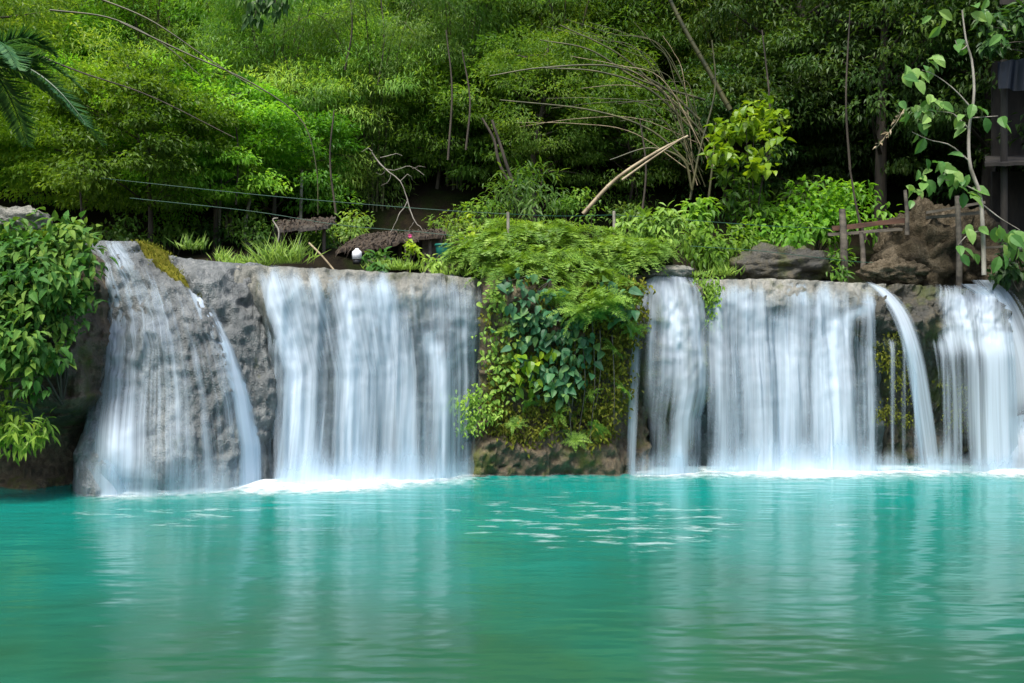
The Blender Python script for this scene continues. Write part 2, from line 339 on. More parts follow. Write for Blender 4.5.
# ------------------------------------------------------------------ rocks
def grid_faces(nr, nc):
    i = (np.arange(nr - 1)[:, None] * nc + np.arange(nc - 1)[None])
    return np.stack([i, i + 1, i + nc + 1, i + nc], -1).reshape(-1, 4)
class Rock:
    """front surface S(u,h): u across, h 0 at the water to 1 at the lip"""
    def __init__(s, L, R, top, prof, dy=0, amp=.12, fs=1.6, seed=1, side=.5, sidep=4, tilt=0, extra=None):
        s.L, s.R, s.top, s.prof, s.dy, s.amp, s.fs, s.seed, s.side, s.sidep, s.extra = L, R, top, prof, dy, amp, fs, seed, side, sidep, extra
    def px(s, u, h):
        return lerp_tab(s.L, h) * (1 - u) + lerp_tab(s.R, h) * u
    def S(s, u, h, off=0, rough=1):
        u, h = np.broadcast_arrays(np.asarray(u, float), np.asarray(h, float))
        hc = np.clip(h, 0, 1); px = s.px(u, hc)
        Y0 = Yb(px) + s.dy
        lipY = Y0 + lerp_tab(s.prof, 1.0)
        zt = CZ + (HZ - lerp_tab(s.top, s.px(u, 1.0))) / F * lipY
        t = np.array(s.prof, float)
        d = np.interp(hc, t[:, 0], t[:, 1])
        for k in (.03, .06): d = d + np.interp(np.clip(hc - k, 0, 1), t[:, 0], t[:, 1]) + np.interp(np.clip(hc + k, 0, 1), t[:, 0], t[:, 1])
        d = d / 5
        Y = Y0 + d + s.side * np.abs(2 * u - 1) ** s.sidep
        if s.extra is not None: Y = Y + s.extra(px, hc)
        z = np.where(h <= 1, h * zt, zt + (h - 1) * -.02)
        Y = Y + np.maximum(h - 1, 0) * 2.6
        X = (px - 512) / F * Y
        P = np.stack([X, Y, z], -1)
        n = fbm(P * s.fs * np.array([1, 1, .7]), s.seed, 5) * s.amp + fbm(P * s.fs * 3.7, s.seed + 5, 3) * s.amp * .28
        rg = 1 - np.abs(vnoise(P * s.fs * 1.9 + 7, s.seed + 9)) * 2; rg2 = 1 - np.abs(vnoise(P * s.fs * 5.3 * np.array([1, 1, .6]), s.seed + 11)) * 2
        n = n + (rg * .35 + rg2 * .16) * s.amp * np.where(np.asarray(off) > 0, .6, 1)
        fade = np.where(h > 1, .35, 1) * rough
        P = P + np.stack([n * .35, -n, n * .25 * (h > .05)], -1) * fade[..., None]
        if off: P = P + np.array([0, -1, .35]) * off
        return P
    def build(s, name, mat, label, cat='rock', nu=90, nh=70, group=None):
        nu, nh = int(nu * 1.7), int(nh * 1.7)
        u = np.linspace(0, 1, nu); h = np.concatenate([np.linspace(-.2, 1, nh), np.linspace(1.06, 2, 12)])
        U, H = np.meshgrid(u, h); P = s.S(U, H)
        # fold the two sides back so that the block has depth
        sideL = P[:, :1] + np.array([-.15, 1.8, 0]); sideR = P[:, -1:] + np.array([.15, 1.8, 0])
        P = np.concatenate([sideL, P, sideR], 1)
        mb = MB(); mb.add(P, grid_faces(*P.shape[:2]))
        return tag(mb.build(name, mat, smooth=True), label, cat, group)
def veil_mesh(name, P, dens, parent, us=1):
    """P (nv,nu,3) rows run down the flow"""
    nv, nu = P.shape[:2]
    mb = MB(); mb.add(P, grid_faces(nv, nu)); me = mb.mesh(name, M['veil'], True)
    du = np.linalg.norm(np.diff(P, axis=1), axis=2).mean(0); dv = np.linalg.norm(np.diff(P, axis=0), axis=2).mean(1)
    u = np.concatenate([[0], np.cumsum(du)]); v = np.concatenate([[0], np.cumsum(dv)])
    o = rng.random(2) * 50
    UV = np.stack(np.broadcast_arrays(u[None, :] * us + o[0], v[:, None] + o[1]), -1).reshape(-1, 2)
    a = me.attributes.new('dens', 'FLOAT', 'POINT'); a.data.foreach_set('value', np.clip(dens, 0, 1.5).astype(np.float32).ravel())
    lay = me.uv_layers.new(name='flow'); li = np.zeros(len(me.loops), np.int32); me.loops.foreach_get('vertex_index', li)
    lay.data.foreach_set('uv', UV[li].astype(np.float32).ravel())
    return inst(name, me, parent)
def plume(px, h, path, w, amp, htop=1.0, soft=.06, hbot=-1):
    p = np.array(sorted(path)); c = np.interp(h, p[:, 0], p[:, 1])
    ww = w if np.isscalar(w) else np.interp(h, [0, 1], w)
    return amp * np.exp(-((px - c) / ww) ** 2) * sst(htop + soft, htop - soft, h) * (sst(hbot - soft, hbot + soft, h) if hbot > 0 else 1)
def rock_veil(name, rock, parent, dens, u0=0, u1=1, h0=-.02, h1=1.25, nu=120, nv=90, off=.05, fold=0, rough=.8, bulge=None, straight=0, us=1):
    U, H = np.meshgrid(np.linspace(u0, u1, nu), np.linspace(h1, h0, nv))
    P = rock.S(U, H, off, rough); P[..., 0] = rock.S(U, H, off, 0)[..., 0]
    k_ = sst(.2, .75, H) * (1 - straight) + (1 - straight) * .15 + straight * sst(.6, .8, H)
    P[..., 1] = P[..., 1] * k_ + (rock.S(U, H, off, 0)[..., 1] - .18) * (1 - k_)
    pxs = rock.px(U, np.clip(H, 0, 1))
    if fold:
        q = np.stack([P[..., 0] * 4, P[..., 2] * .25, np.full(U.shape, hash(name) % 7 + off * 9)], -1)
        P[..., 1] -= (fbm(q, 31, 3) + .3) * fold * sst(1.0, .75, H)
    if bulge is not None: P[..., 1] -= bulge(pxs, H)
    return veil_mesh(name, P, dens(pxs, np.clip(H, 0, 1.2), U), parent, us)

R1 = Rock(L=[(0, 84), (.2, 88), (.4, 94), (.6, 97), (.85, 95), (1, 84)],
          R=[(0, 266), (.15, 265), (.35, 256), (.55, 241), (.75, 219), (.88, 200), (1, 172)],
          top=[(60, 244), (100, 242), (140, 246), (175, 258)], prof=[(0, 0.05), (.2, .08), (.35, .22), (.5, .38), (.7, .75), (.85, 1.15), (.95, 1.6), (1, 2.0)],
          amp=.16, fs=1.5, seed=3, side=.55, sidep=4,
          extra=lambda px, h: -.35 * np.exp(-((px - 112) / 26) ** 2 - ((h - .15) / .16) ** 2) - .3 * np.exp(-((px - 150) / 22) ** 2 - ((h - .58) / .1) ** 2) - .25 * np.exp(-((px - 165) / 30) ** 2 - ((h - .1) / .12) ** 2))
R1.build('travertine_mound', M['grey_rock'], 'big rounded grey travertine mound under a thin water veil at left', 'rock', 110, 90)
R2 = Rock(L=[(0, 235), (.3, 225), (.6, 205), (.85, 180), (1, 160)], R=[(0, 262), (.12, 268), (.3, 288), (.5, 284), (.7, 272), (.85, 268), (1, 262)],
          top=[(150, 257), (190, 258), (230, 262), (260, 266)], prof=[(0, .55), (.3, .5), (.5, .6), (.7, .9), (.88, 1.15), (.96, 1.4), (1, 1.9)],
          amp=.15, fs=1.7, seed=9, side=.5, sidep=4)
R2.build('rock_shoulder', M['grey_rock'], 'bare grey rock shoulder between the left mound and the wide white curtain', 'rock', 70, 80)
R3 = Rock(L=[(0, 236), (1, 234)], R=[(0, 492), (1, 492)], top=[(240, 264), (300, 268), (350, 271), (410, 273), (450, 275), (475, 279), (488, 287), (494, 296)],
          prof=[(0, .75), (.3, .8), (.6, .7), (.8, .52), (.9, .48), (.95, .6), (1, 1.0)], amp=.11, fs=1.8, seed=14, side=.15, sidep=6,
          extra=lambda px, h: .35 * sst(470, 500, px) + .7 * sst(280, 250, px))
R3.build('rock_ledge', M['lip_rock'], 'pale rounded ledge behind the wide white curtain left of the ferns', 'rock', 120, 70)
V3 = Rock(L=[(0, 276), (.3, 284), (.5, 285), (.7, 272), (.9, 258), (1, 250)], R=R3.R, top=R3.top, prof=[(0, .2), (.3, .26), (.6, .36), (.8, .46), (.9, .5), (.95, .6), (1, 1.0)], amp=.11, fs=1.8, seed=14, side=.1, sidep=6,
          extra=lambda px, h: .3 * sst(470, 500, px) + .35 * sst(285, 255, px) * sst(.5, .9, h) + .4 * sst(440, 480, px) * sst(.9, .5, h))
R4 = Rock(L=[(0, 468), (.3, 478), (1, 480)], R=[(0, 648), (1, 655)], top=[(470, 282), (500, 274), (560, 270), (620, 272), (660, 282)],
          prof=[(0, .02), (.08, .0), (.17, .12), (.24, .5), (.5, .45), (.7, .2), (.9, .35), (1, .7)], amp=.2, fs=1.8, seed=22, side=.3, sidep=6)
R4.build('mossy_cliff', M['brown_rock'], 'brown mossy cliff hung with plants between the two waterfalls', 'cliff', 110, 80)
R5 = Rock(L=[(0, 652), (.2, 650), (.32, 637), (.6, 632), (.85, 638), (1, 652)], R=[(0, 700), (.25, 700), (.4, 708), (.7, 708), (.88, 702), (1, 688)], top=[(630, 282), (650, 274), (670, 271), (690, 275), (712, 290)],
          prof=[(0, .95), (.15, .95), (.28, .75), (.36, .2), (.5, .08), (.75, .2), (.9, .45), (1, .95)], amp=.15, fs=2.2, seed=27, side=.45, sidep=4)
V5 = Rock(L=[(0, 622), (.6, 628), (.9, 636), (1, 650)], R=R5.R, top=R5.top, prof=[(0, .02), (.2, .04), (.36, .08), (.5, .08), (.75, .2), (.9, .45), (1, .95)], amp=.15, fs=2.2, seed=27, side=.45, sidep=4)
R5.build('rock_column', M['column_rock'], 'narrow bulging rock column under the slim cascade right of the ferns', 'rock', 60, 80)
R6 = Rock(L=[(0, 700), (1, 702)], R=[(0, 880), (1, 884)], top=[(700, 279), (760, 280), (860, 283), (900, 286)],
          prof=[(0, .8), (.5, .85), (.75, .7), (.87, .45), (.93, .5), (1, .95)], amp=.11, fs=1.8, seed=33, side=.12, sidep=8)
R6.build('rock_ledge', M['lip_rock'], 'pale rock ledge behind the wide right-hand curtain', 'rock', 110, 70)
V6 = Rock(L=R6.L, R=R6.R, top=R6.top, prof=[(0, .12), (.5, .24), (.75, .36), (.87, .43), (.93, .5), (1, .95)], amp=.11, fs=1.8, seed=33, side=.12, sidep=8)
R7 = Rock(L=[(0, 858), (1, 856)], R=[(0, 1010), (1, 1004)], top=[(850, 283), (900, 286), (960, 289), (1010, 291)],
          prof=[(0, 1.25), (.3, 1.3), (.55, 1.15), (.66, .7), (.74, .4), (.85, .42), (.93, .6), (1, 1.05)], amp=.16, fs=2.1, seed=41, side=.1, sidep=8)
V7 = Rock(L=R7.L, R=R7.R, top=R7.top, prof=[(0, .22), (.55, .3), (.74, .38), (.85, .42), (.93, .6), (1, 1.05)], amp=.16, fs=2.1, seed=41, side=.1, sidep=8)
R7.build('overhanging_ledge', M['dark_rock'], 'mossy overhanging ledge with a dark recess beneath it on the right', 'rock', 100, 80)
mb = MB()
R8 = Rock(L=[(0, 984), (1, 992)], R=[(0, 1180), (1, 1180)], top=[(980, 285), (1030, 268), (1180, 240)], prof=[(0, 1.0), (.3, 1.0), (.6, .9), (.9, .8), (1, 1.1)], amp=.3, fs=1.3, seed=48, side=.2, sidep=6)
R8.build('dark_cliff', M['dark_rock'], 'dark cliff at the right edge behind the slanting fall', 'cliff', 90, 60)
R9 = Rock(L=[(0, 986), (.3, 990), (1, 1004)], R=[(0, 1082), (1, 1064)], top=[(980, 424), (1010, 414), (1040, 413), (1080, 424)], prof=[(0, -.05), (.4, .02), (.75, .2), (.92, .5), (1, .9)], amp=.1, fs=2, seed=52, side=.5, sidep=3)
R9.build('boulder', M['grey_rock'], 'low boulder in the pool that the far right fall breaks over', 'rock', 50, 40)
R0 = Rock(L=[(0, -150), (1, -150)], R=[(0, 78), (.1, 78), (.24, 74), (.36, 84), (.48, 96), (.7, 106), (1, 104)], top=[(-150, 215), (0, 222), (60, 236), (110, 262)],
          prof=[(0, .5), (.03, .55), (.07, 1.3), (.12, 1.2), (.15, .85), (.18, 1.1), (.25, 1.0), (.29, -.1), (.4, -.15), (.6, .15), (.8, .5), (.93, .8), (1, 1.3)], amp=.26, fs=1.6, seed=61, side=.4, sidep=6)
R0.build('undercut_bank', M['bank_rock'], 'brown undercut rock bank with a dark hollow at the waterline, far left', 'rock', 130, 110)

# ------------------------------------------------------------------ waterfalls
def wf(label, loc):
    return empty('waterfall', loc, label, 'waterfall')
w = wf('thin veil of water spreading over the rounded mound on the left', (W(170, 491, 16.3)))
w.location = (0, 0, 0)
def d_mound(px, h, u):
    d = .085 + .07 * sst(.7, .2, h) + 0 * px
    d = d - .18 * sst(.72, .95, h) * sst(.25, .5, u)
    d = d + plume(px, h, [(1, 128), (.8, 117), (.5, 120), (0, 128)], (17, 11), .3) + plume(px, h, [(1, 120), (.22, 118), (0, 112)], 20, .38, .26, .16)
    d = d + plume(px, h, [(1, 125), (.8, 150), (.6, 160), (0, 170)], 16, .18)
    d = d + plume(u, h, [(1, .78), (.85, .86), (.6, .93), (.3, .95), (0, .95)], .055, .75, .93) + plume(px, h, [(0, 170), (1, 170)], 60, .12, .1)
    d = d * (1 + .5 * vnoise(np.stack([px * .05, h * 6, px * 0], -1), 12))
    cap = np.exp(-((u - np.interp(h, [.74, .9, 1.0, 1.2], [.97, .88, .78, .74])) / .16) ** 2) * sst(.76, .86, h)
    return d * sst(0, .03, u) * sst(1, .985, u) * sst(1.25, .97, h + .0) * (1 - .95 * cap)
rock_veil('water_veil', R1, w, d_mound, nu=170, nv=110, off=.06, rough=1, us=2.4)
R1b = Rock(L=[(0, 72), (.5, 74), (1, 88)], R=[(0, 138), (.6, 134), (1, 124)], top=[(70, 424), (95, 413), (120, 416), (140, 430)], prof=[(0, -.28), (.4, -.24), (.7, -.1), (.9, .2), (1, .6)], amp=.13, fs=2.2, seed=55, side=.45, sidep=3)
R1b.build('boulder', M['grey_rock'], 'wet grey boulder at the left foot of the rounded mound', 'rock', 50, 40)
rock_veil('boulder_veil', R1b, w, lambda px, h, u: (.10 + .5 * np.exp(-((px - 118) / 12) ** 2)) * (1 + .6 * vnoise(np.stack([px * .08, h * 4, px * 0], -1), 19)) * sst(1.5, 1.0, h) * sst(0, .2, u) * sst(1, .8, u), nu=60, nv=40, off=.04, h1=1.4)
rock_veil('water_jet', R1, w, lambda px, h, u: np.exp(-((u - .95) / np.interp(h, [0, .6, 1], [.045, .028, .02])) ** 2) * (.12 + .95 * sst(.78, .35, h)) * sst(.84, .70, h), u0=.82, u1=1.03, nu=40, nv=90, off=.3, rough=.3)
w = wf('wide white curtain of water falling from the left ledge', (0, 0, 0))
def d_main(px, h, u):
    d = .31 + .12 * vnoise(np.stack([px * .045, h * .6, px * 0], -1), 21) - .08 * sst(448, 470, px) - .14 * np.exp(-((px - 330) / 12) ** 2) * sst(.85, .5, h)
    d = d + plume(px, h, [(1, 258), (.85, 266), (.7, 280), (.5, 292), (.2, 300), (0, 303)], (19, 12), .55)
    d = d + plume(px, h, [(1, 318), (0, 318)], 9, .2) + plume(px, h, [(1, 343), (.7, 350), (0, 358)], (16, 11), .5) + plume(px, h, [(1, 380), (.6, 398), (0, 411)], (15, 9), .42)
    d = d + plume(px, h, [(.72, 428), (.55, 440), (.35, 446), (0, 447)], 8, .5, .68) - .12 * np.exp(-((px - 375) / 8) ** 2) * sst(.5, .2, h)
    d = d + .35 * sst(.1, .0, h)
    h = h + .035 * vnoise(np.stack([px * .12, px * 0, px * 0], -1), 8)
    return d * sst(0, .05, u) * sst(1, .96, u) * sst(1.03, .84, h)
def b_main(px, h):
    return .0 * h + .05
rock_veil('water_curtain', V3, w, d_main, .0, .985, nu=190, nv=90, off=.05, fold=.14, rough=.4, bulge=b_main)
rock_veil('back_veil', R3, w, lambda px, h, u: d_main(px, h, u) * .5, .09, .97, nu=130, nv=70, off=.04, fold=.06, rough=.8)
w = wf('slim cascade sliding over the narrow rock column right of the ferns', (0, 0, 0))
def d_col(px, h, u):
    d = .26 * sst(642, 656, px) - .08 * sst(.25, .1, h) + .04
    d = d + plume(px, h, [(1, 655), (.85, 665), (.6, 676), (.3, 678), (0, 676)], (11, 9), .5) + plume(px, h, [(1, 672), (.8, 690), (.5, 700), (0, 703)], 6, .3) + plume(px, h, [(1, 655), (.9, 643), (.7, 634), (.4, 631), (0, 629)], 4, .75)
    d = d * sst(708, 698, px) * (1 + .5 * vnoise(np.stack([px * .08, h * 4, px * 0], -1), 14))
    return d * sst(0, .02, u) * sst(1, .94, u) * sst(1.1, .9, h)
rock_veil('water_veil', V5, w, d_col, -.15, 1, nu=90, nv=90, off=.2, rough=.45)
w = wf('broad white curtain of water falling from the right ledge', (0, 0, 0))
def d_right(px, h, u):
    d = .29 + .13 * vnoise(np.stack([px * .05, h * .6, px * 0], -1), 23) - .14 * np.exp(-((px - 795) / 14) ** 2) * sst(.55, .75, h) + plume(px, h, [(1, 716), (0, 719)], 5, .3) - .1 * sst(730, 715, px)
    d = d + plume(px, h, [(1, 738), (.8, 746), (0, 752)], (14, 8), .3, .95) + plume(px, h, [(.8, 782), (0, 776)], (15, 12), .5, .8) + plume(px, h, [(1, 808), (0, 812)], 12, .25)
    d = d + plume(px, h, [(.9, 880), (.86, 866), (.78, 842), (.6, 836), (0, 838)], (17, 12), .6, .88) + .35 * sst(.1, 0, h)
    h = h + .03 * vnoise(np.stack([px * .12, px * 0, px * 0], -1), 9)
    return d * sst(0, .03, u) * sst(1, .93, u) * sst(1.03, .86, h)
rock_veil('water_curtain', V6, w, d_right, .02, .96, nu=170, nv=90, off=.06, fold=.14, rough=.4)
rock_veil('back_veil', R6, w, lambda px, h, u: d_right(px, h, u) * .5, .03, .95, nu=110, nv=70, off=.04, fold=.06, rough=.8)
def band(name, parent, path, width, Yof, dens, nu=24, nv=70, us=2.2):
    """free falling band; path of (px, py), width in px by fraction of the path"""
    c = curve([(p[0], p[1], 0) for p in path], nv)
    t = np.linspace(0, 1, nv); wd = np.interp(t, *np.array(width).T)
    u = np.linspace(-1, 1, nu); PX = c[:, 0:1] + u[None] * wd[:, None] / 2; PY = np.repeat(c[:, 1:2], nu, 1)
    Y = Yof(t)[:, None] + .12 * (u[None] ** 2) + 0 * PX
    P = np.stack([(PX - 512) / F * Y, Y, CZ + (HZ - PY) / F * Y], -1)
    D = dens(t)[:, None] * np.exp(-(u[None] * 1.5) ** 2) * sst(1.0, .8, np.abs(u))[None]
    return veil_mesh(name, P, D, parent, us)
w = wf('narrow white jet curving down past the dark recess on the right', (0, 0, 0))
band('water_jet', w, [(868, 282), (884, 292), (902, 316), (915, 356), (924, 410), (933, 474)], [(0, 14), (.3, 24), (1, 25)], lambda t: 19.4 - .95 * sst(0, .6, t), lambda t: (.2 + .48 * sst(0, .2, t)))
band('water_jet', w, [(880, 286), (897, 310), (908, 350), (915, 400), (921, 474)], [(0, 8), (.4, 12), (1, 12)], lambda t: 19.5 - .95 * sst(0, .6, t), lambda t: .35 * sst(0, .25, t) + .05)
w = wf('thin veil breaking into strands over the mossy overhang, far right', (0, 0, 0))
def d_over(px, h, u):
    d = .06 * sst(.6, .72, h) + (.30 * sst(922, 945, px)) * sst(.55, .7, h)
    d = d + .12 * sst(955, 985, px)
    d = d + .10 * sst(955, 985, px) * sst(.9, .6, h) + .10 * sst(930, 945, px) * sst(.9, .6, h)
    for c, a, ww in ((931, .2, 1.5), (937, .45, 4), (946, .2, 1.8), (952, .36, 3.6), (963, .3, 6), (969, .3, 2.6), (982, .5, 7), (994, .5, 8)):
        d = d + plume(px, h, [(1, c - 16), (.7, c - 4), (.5, c), (0, c + 1.5)], ww, a * .85) * (1 + .5 * vnoise(np.stack([px * 0 + c, h * 3.5, px * 0], -1), 18))
    for c in (886, 897, 908): d = d + plume(px, h, [(.7, c), (0, c)], 2.0, .28, .68)
    d = d * sst(918, 950, px + 14 * vnoise(np.stack([px * 0, h * 5, px * 0], -1), 15)) + d * sst(.7, .66, h) * sst(950, 918, px)
    d = d * (1 + .6 * vnoise(np.stack([px * .07, h * 5, px * 0], -1), 16) * sst(.6, .8, h))
    return d * sst(0, .03, u) * sst(1.05, .88, h)
rock_veil('water_veil', V7, w, d_over, .05, 1, nu=220, nv=90, off=.16, rough=.6, straight=1, us=1.9)
w = wf('slanting white fall at the right edge pouring onto a boulder', (0, 0, 0))
band('water_jet', w, [(985, 280), (1000, 296), (1015, 330), (1026, 375), (1032, 440)], [(0, 30), (.4, 46), (1, 70)], lambda t: 19.3 - .8 * t, lambda t: (.45 + .3 * t) * sst(1, .8, t), us=1.4)
band('water_jet', w, [(968, 284), (988, 300), (1000, 340), (1004, 400), (1004, 474)], [(0, 24), (.5, 34), (1, 40)], lambda t: 19.2 - .75 * t, lambda t: .5 + .2 * t)
rock_veil('boulder_veil', R9, w, lambda px, h, u: (.55 + .3 * sst(.5, .9, h)) * sst(1.6, 1.2, h) * sst(0, .1, u), nu=70, nv=50, off=.04, h1=1.5)

def spray(parent, rock, fk, h1=.2, off=.22):
    rock_veil('spray', rock, parent, lambda px, h, u: (.12 + fk(px)) * 1.0 * np.clip(1 - h / h1, 0, 1) ** 1.6 * sst(0, .1, u) * sst(1, .9, u), h0=-.03, h1=h1, nu=80, nv=20, off=off, rough=0)
# foam line at the foot of the falls
def foam_strip(label, a, b, dens_f, hgt=.11):
    px = np.linspace(a, b, 220); t = np.linspace(0, 1, 16)
    PX, T = np.meshgrid(px, t)
    Y0 = Yb(PX)
    Y = Y0 + .95 - 2.4 * T
    q = np.stack([PX * .03, T * 2, 0 * PX], -1)
    k = dens_f(PX)
    z = .012 + (hgt * k * np.exp(-((T - .36) / .2) ** 2)) * (1 + .5 * fbm(q * 2, 77, 3))
    P = np.stack([(PX - 512) / F * Y, Y, z], -1)
    mb = MB(); mb.add(P, grid_faces(16, 220)); o = mb.build('foam', M['foam'], smooth=True)
    at = o.data.attributes.new('dens', 'FLOAT', 'POINT')
    at.data.foreach_set('value', (k * (sst(1.0, .35, T) * .95) * sst(0, .1, T)).astype(np.float32).ravel())
    tag(o, label, 'foam', kind='stuff')
def fd(px):
    k = .3 * sst(70, 110, px) + .2 * np.exp(-((px - 115) / 25) ** 2) + .3 * np.exp(-((px - 262) / 16) ** 2) + .65 * np.exp(-((px - 340) / 65) ** 2)
    k = k - .2 * sst(460, 490, px) * sst(640, 620, px) + .15 * np.exp(-((px - 680) / 30) ** 2) + .6 * np.exp(-((px - 810) / 65) ** 2) + .2 * np.exp(-((px - 930) / 15) ** 2) + .35 * sst(970, 1010, px)
    return np.clip(k, 0, 1)
for o_ in [o for o in bpy.data.objects if o.name.startswith('waterfall')]:
    l_ = o_['label']
    if 'rounded mound' in l_: spray(o_, R1, fd)
    elif 'left ledge' in l_: spray(o_, V3, fd, .2)
    elif 'broad white' in l_: spray(o_, V6, fd, .2, .2)
    elif 'slim cascade' in l_: spray(o_, V5, fd, .14)
    elif 'overhang' in l_: spray(o_, V7, fd, .12)
foam_strip('white churned foam at the foot of the falls', 70, 1090, fd)

# ------------------------------------------------------------------ vegetation generators
def crown_leaves(mb, C, O, rc, n, L, Wd, dirw=(.5, .8, -.3), nrmw=(1.0, .5, .5), sq=(1, 1, .75), rbase=None, fold=.25, droop=.15, big=False, pad=0):
    """n leaves round every clump centre C (k,3); O outward directions"""
    k = len(C); Cn = np.repeat(C, n, 0); On = np.repeat(O, n, 0)
    r = rng.random(k * n) ** .45
    off = rdir(k * n) * r[:, None] * np.repeat(np.broadcast_to(rc, (k,)), n)[:, None] * np.array(sq)
    P = Cn + off; P[:, 2] -= pad * (off[:, 0] ** 2 + off[:, 1] ** 2)
    o2 = unit(off + On * .4)
    D = o2 * dirw[0] + rdir(k * n) * dirw[1] + UP * dirw[2]
    N = UP * nrmw[0] + o2 * nrmw[1] + rdir(k * n) * nrmw[2]
    s = .7 + .6 * rng.random(k * n)
    rb = np.repeat(rng.random(k), n) * .45 + rng.random(k * n) * .55 if rbase is None else rbase
    (big_leaves if big else leaves)(mb, P, D, N, L * s, Wd * s, rnd=rb, fold=fold, droop=droop)
def tree_meshes(seed, H, cr, ch, nclump, nleaf, L, Wd, leaf, bark='bark', trunk_r=.14, droop=-.3, low=.35, big=False, lean=.3, rc=.55):
    global rng
    keep = rng; rng = np.random.default_rng(seed)
    top = np.array([rng.normal(0, lean), rng.normal(0, lean), H])
    tr = curve([(0, 0, -.4), top * np.array([.2, .2, .35]) + rng.normal(0, .1, 3), top * np.array([.7, .6, .7]), top], 12)
    mt = MB(); tube(mt, tr, np.linspace(trunk_r, trunk_r * .25, 12), 8)
    d = rdir(nclump); rad = .45 + .55 * rng.random(nclump) ** .5
    d[:, 2] = np.abs(d[:, 2]) * np.where(rng.random(nclump) < .64, 1, -.9)
    wob = 1 + .3 * fbm(d * 1.7, seed, 3)
    ctr = np.array([top[0] * .6, top[1] * .6, H * (low + (1 - low) * .5)])
    C = ctr + d * (rad * wob)[:, None] * np.array([cr, cr, ch])
    for c in C[rng.random(nclump) < min(1, 26 / nclump)]:
        b = tr[int(np.clip(np.searchsorted(tr[:, 2], c[2] - .5 * np.linalg.norm(c[:2])), 3, 10))]
        tube(mt, curve([b, (b + c) / 2 + rng.normal(0, .12, 3) + UP * .1, c], 6), np.linspace(trunk_r * .32, .012, 6), 5, cap=False)
    mc = MB()
    crown_leaves(mc, C, d, rc * (.6 + .8 * rng.random(nclump)), nleaf, L, Wd, (.6, .6, droop), (1.3, .4, .4), sq=(1, 1, .32), big=big, pad=.35)
    a, b = mt.mesh('trunk', M[bark], True), mc.mesh('crown', M[leaf])
    rng = keep; return a, b
def bamboo_meshes(seed, n=10, H=7.5, spread=2.6, sprays=84, nl=26, L=.18, Wd=.028, leaf='leaf_bamboo', lo=.06):
    global rng
    keep = rng; rng = np.random.default_rng(seed)
    culms = []; mc = MB(); C = []; O = []
    for i in range(n):
        a = i * 2.4 + rng.normal(0, .3); r = spread * (.35 + .75 * rng.random()); h = H * (.75 + .3 * rng.random())
        dx = np.array([math.cos(a), math.sin(a), 0]); b = dx * .3 * rng.random()
        p = curve([b - UP * .3, b + dx * r * .12 + UP * h * .45, b + dx * r * .45 + UP * h * .82, b + dx * r * .85 + UP * h * .95, b + dx * r * 1.35 + UP * h * .82], 14)
        mt = MB(); tube(mt, p, np.linspace(.035, .006, 14), 6); culms.append(mt.mesh('culm', M['culm'], True))
        for k in range(sprays):
            t = lo + (1 - lo) * rng.random(); f = t * 13; j = int(f); q = p[j] + (p[min(j + 1, 13)] - p[j]) * (f - j)
            o = rdir(1)[0] * np.array([1, 1, .5]); C.append(q + o * (.25 + .75 * rng.random()) * .9 + UP * -.1); O.append(o)
    C = np.array(C); O = unit(np.array(O)); k = len(C)
    # each spray: leaves fan out and hang from a fine twig end
    Pn = np.repeat(C, nl, 0) + rng.normal(0, 1, (k * nl, 3)) * np.array([.19, .19, .09])
    D = np.repeat(O, nl, 0) * .55 + rdir(k * nl) * .6 + UP * -.55
    N = UP + rdir(k * nl) * .7
    s = .65 + .7 * rng.random(k * nl)
    leaves(mc, Pn, D, N, L * s, Wd * (.8 + .5 * rng.random(k * nl)), .2, .2, np.repeat(rng.random(k), nl) * .5 + rng.random(k * nl) * .5)
    f = mc.mesh('foliage', M[leaf]); rng = keep
    return culms, f
def gz(x, y): return float(zground(x, y))
def plant(name, label, cat, group, px, Y, meshes, sc=1, rz=0, z=None, names=('trunk', 'crown')):
    x = (px - 512) / F * Y
    e = empty(name, (x, Y, gz(x, Y) if z is None else z), label, cat, group, rz, sc)
    for nme, me in zip(names, meshes): inst(nme, me, e)
    return e
def plant_bamboo(label, group, px, Y, bm, sc=1, rz=0, z=None):
    x = (px - 512) / F * Y
    e = empty('bamboo_clump', (x, Y, gz(x, Y) - .1 if z is None else z), label, 'bamboo', group, rz, sc)
    for c in bm[0]: inst('culm', c, e)
    inst('foliage', bm[1], e); return e

T_bright = [tree_meshes(101 + i, 3.9, 2.3, 1.9, 85, 230, .125, .055, 'leaf_bright', 'bark', .075, -.2, .3, rc=.62) for i in range(2)]
T_mid = [tree_meshes(201 + i, 8.5, 3.0, 3.4, 95, 170, .16, .058, 'leaf_mid', 'bark', .17, -.35, .25, rc=.85) for i in range(2)]
T_dark = [tree_meshes(301 + i, 8.5, 3.2, 3.5, 100, 170, .16, .06, 'leaf_dark', 'bark', .18, -.35, .2, rc=.85) for i in range(2)]
T_big = [tree_meshes(401 + i, 15, 4.2, 6.2, 140, 120, .26, .10, 'leaf_mid', 'bark', .25, -.35, .15, rc=.9) for i in range(2)]
B_a = [bamboo_meshes(501 + i) for i in range(3)]
B_dark = [bamboo_meshes(521, 10, 8.5, 2.8, 90, 13, .2, .034, 'leaf_mid', .1)]

# far wall of forest on the slope
FAR = 'tall trees walling the top of the slope'
i = 0
for Y, pxs in ((47, range(-120, 1200, 105)), (38, range(-100, 1160, 118))):
    for p in pxs:
        plant('forest_tree', 'tall green tree in the unbroken wall of forest closing the view above the falls', 'tree', FAR, p + rng.normal(0, 18), Y + rng.normal(0, 1.2), T_big[i % 2], .9 + .25 * rng.random(), rng.random() * 6.28); i += 1
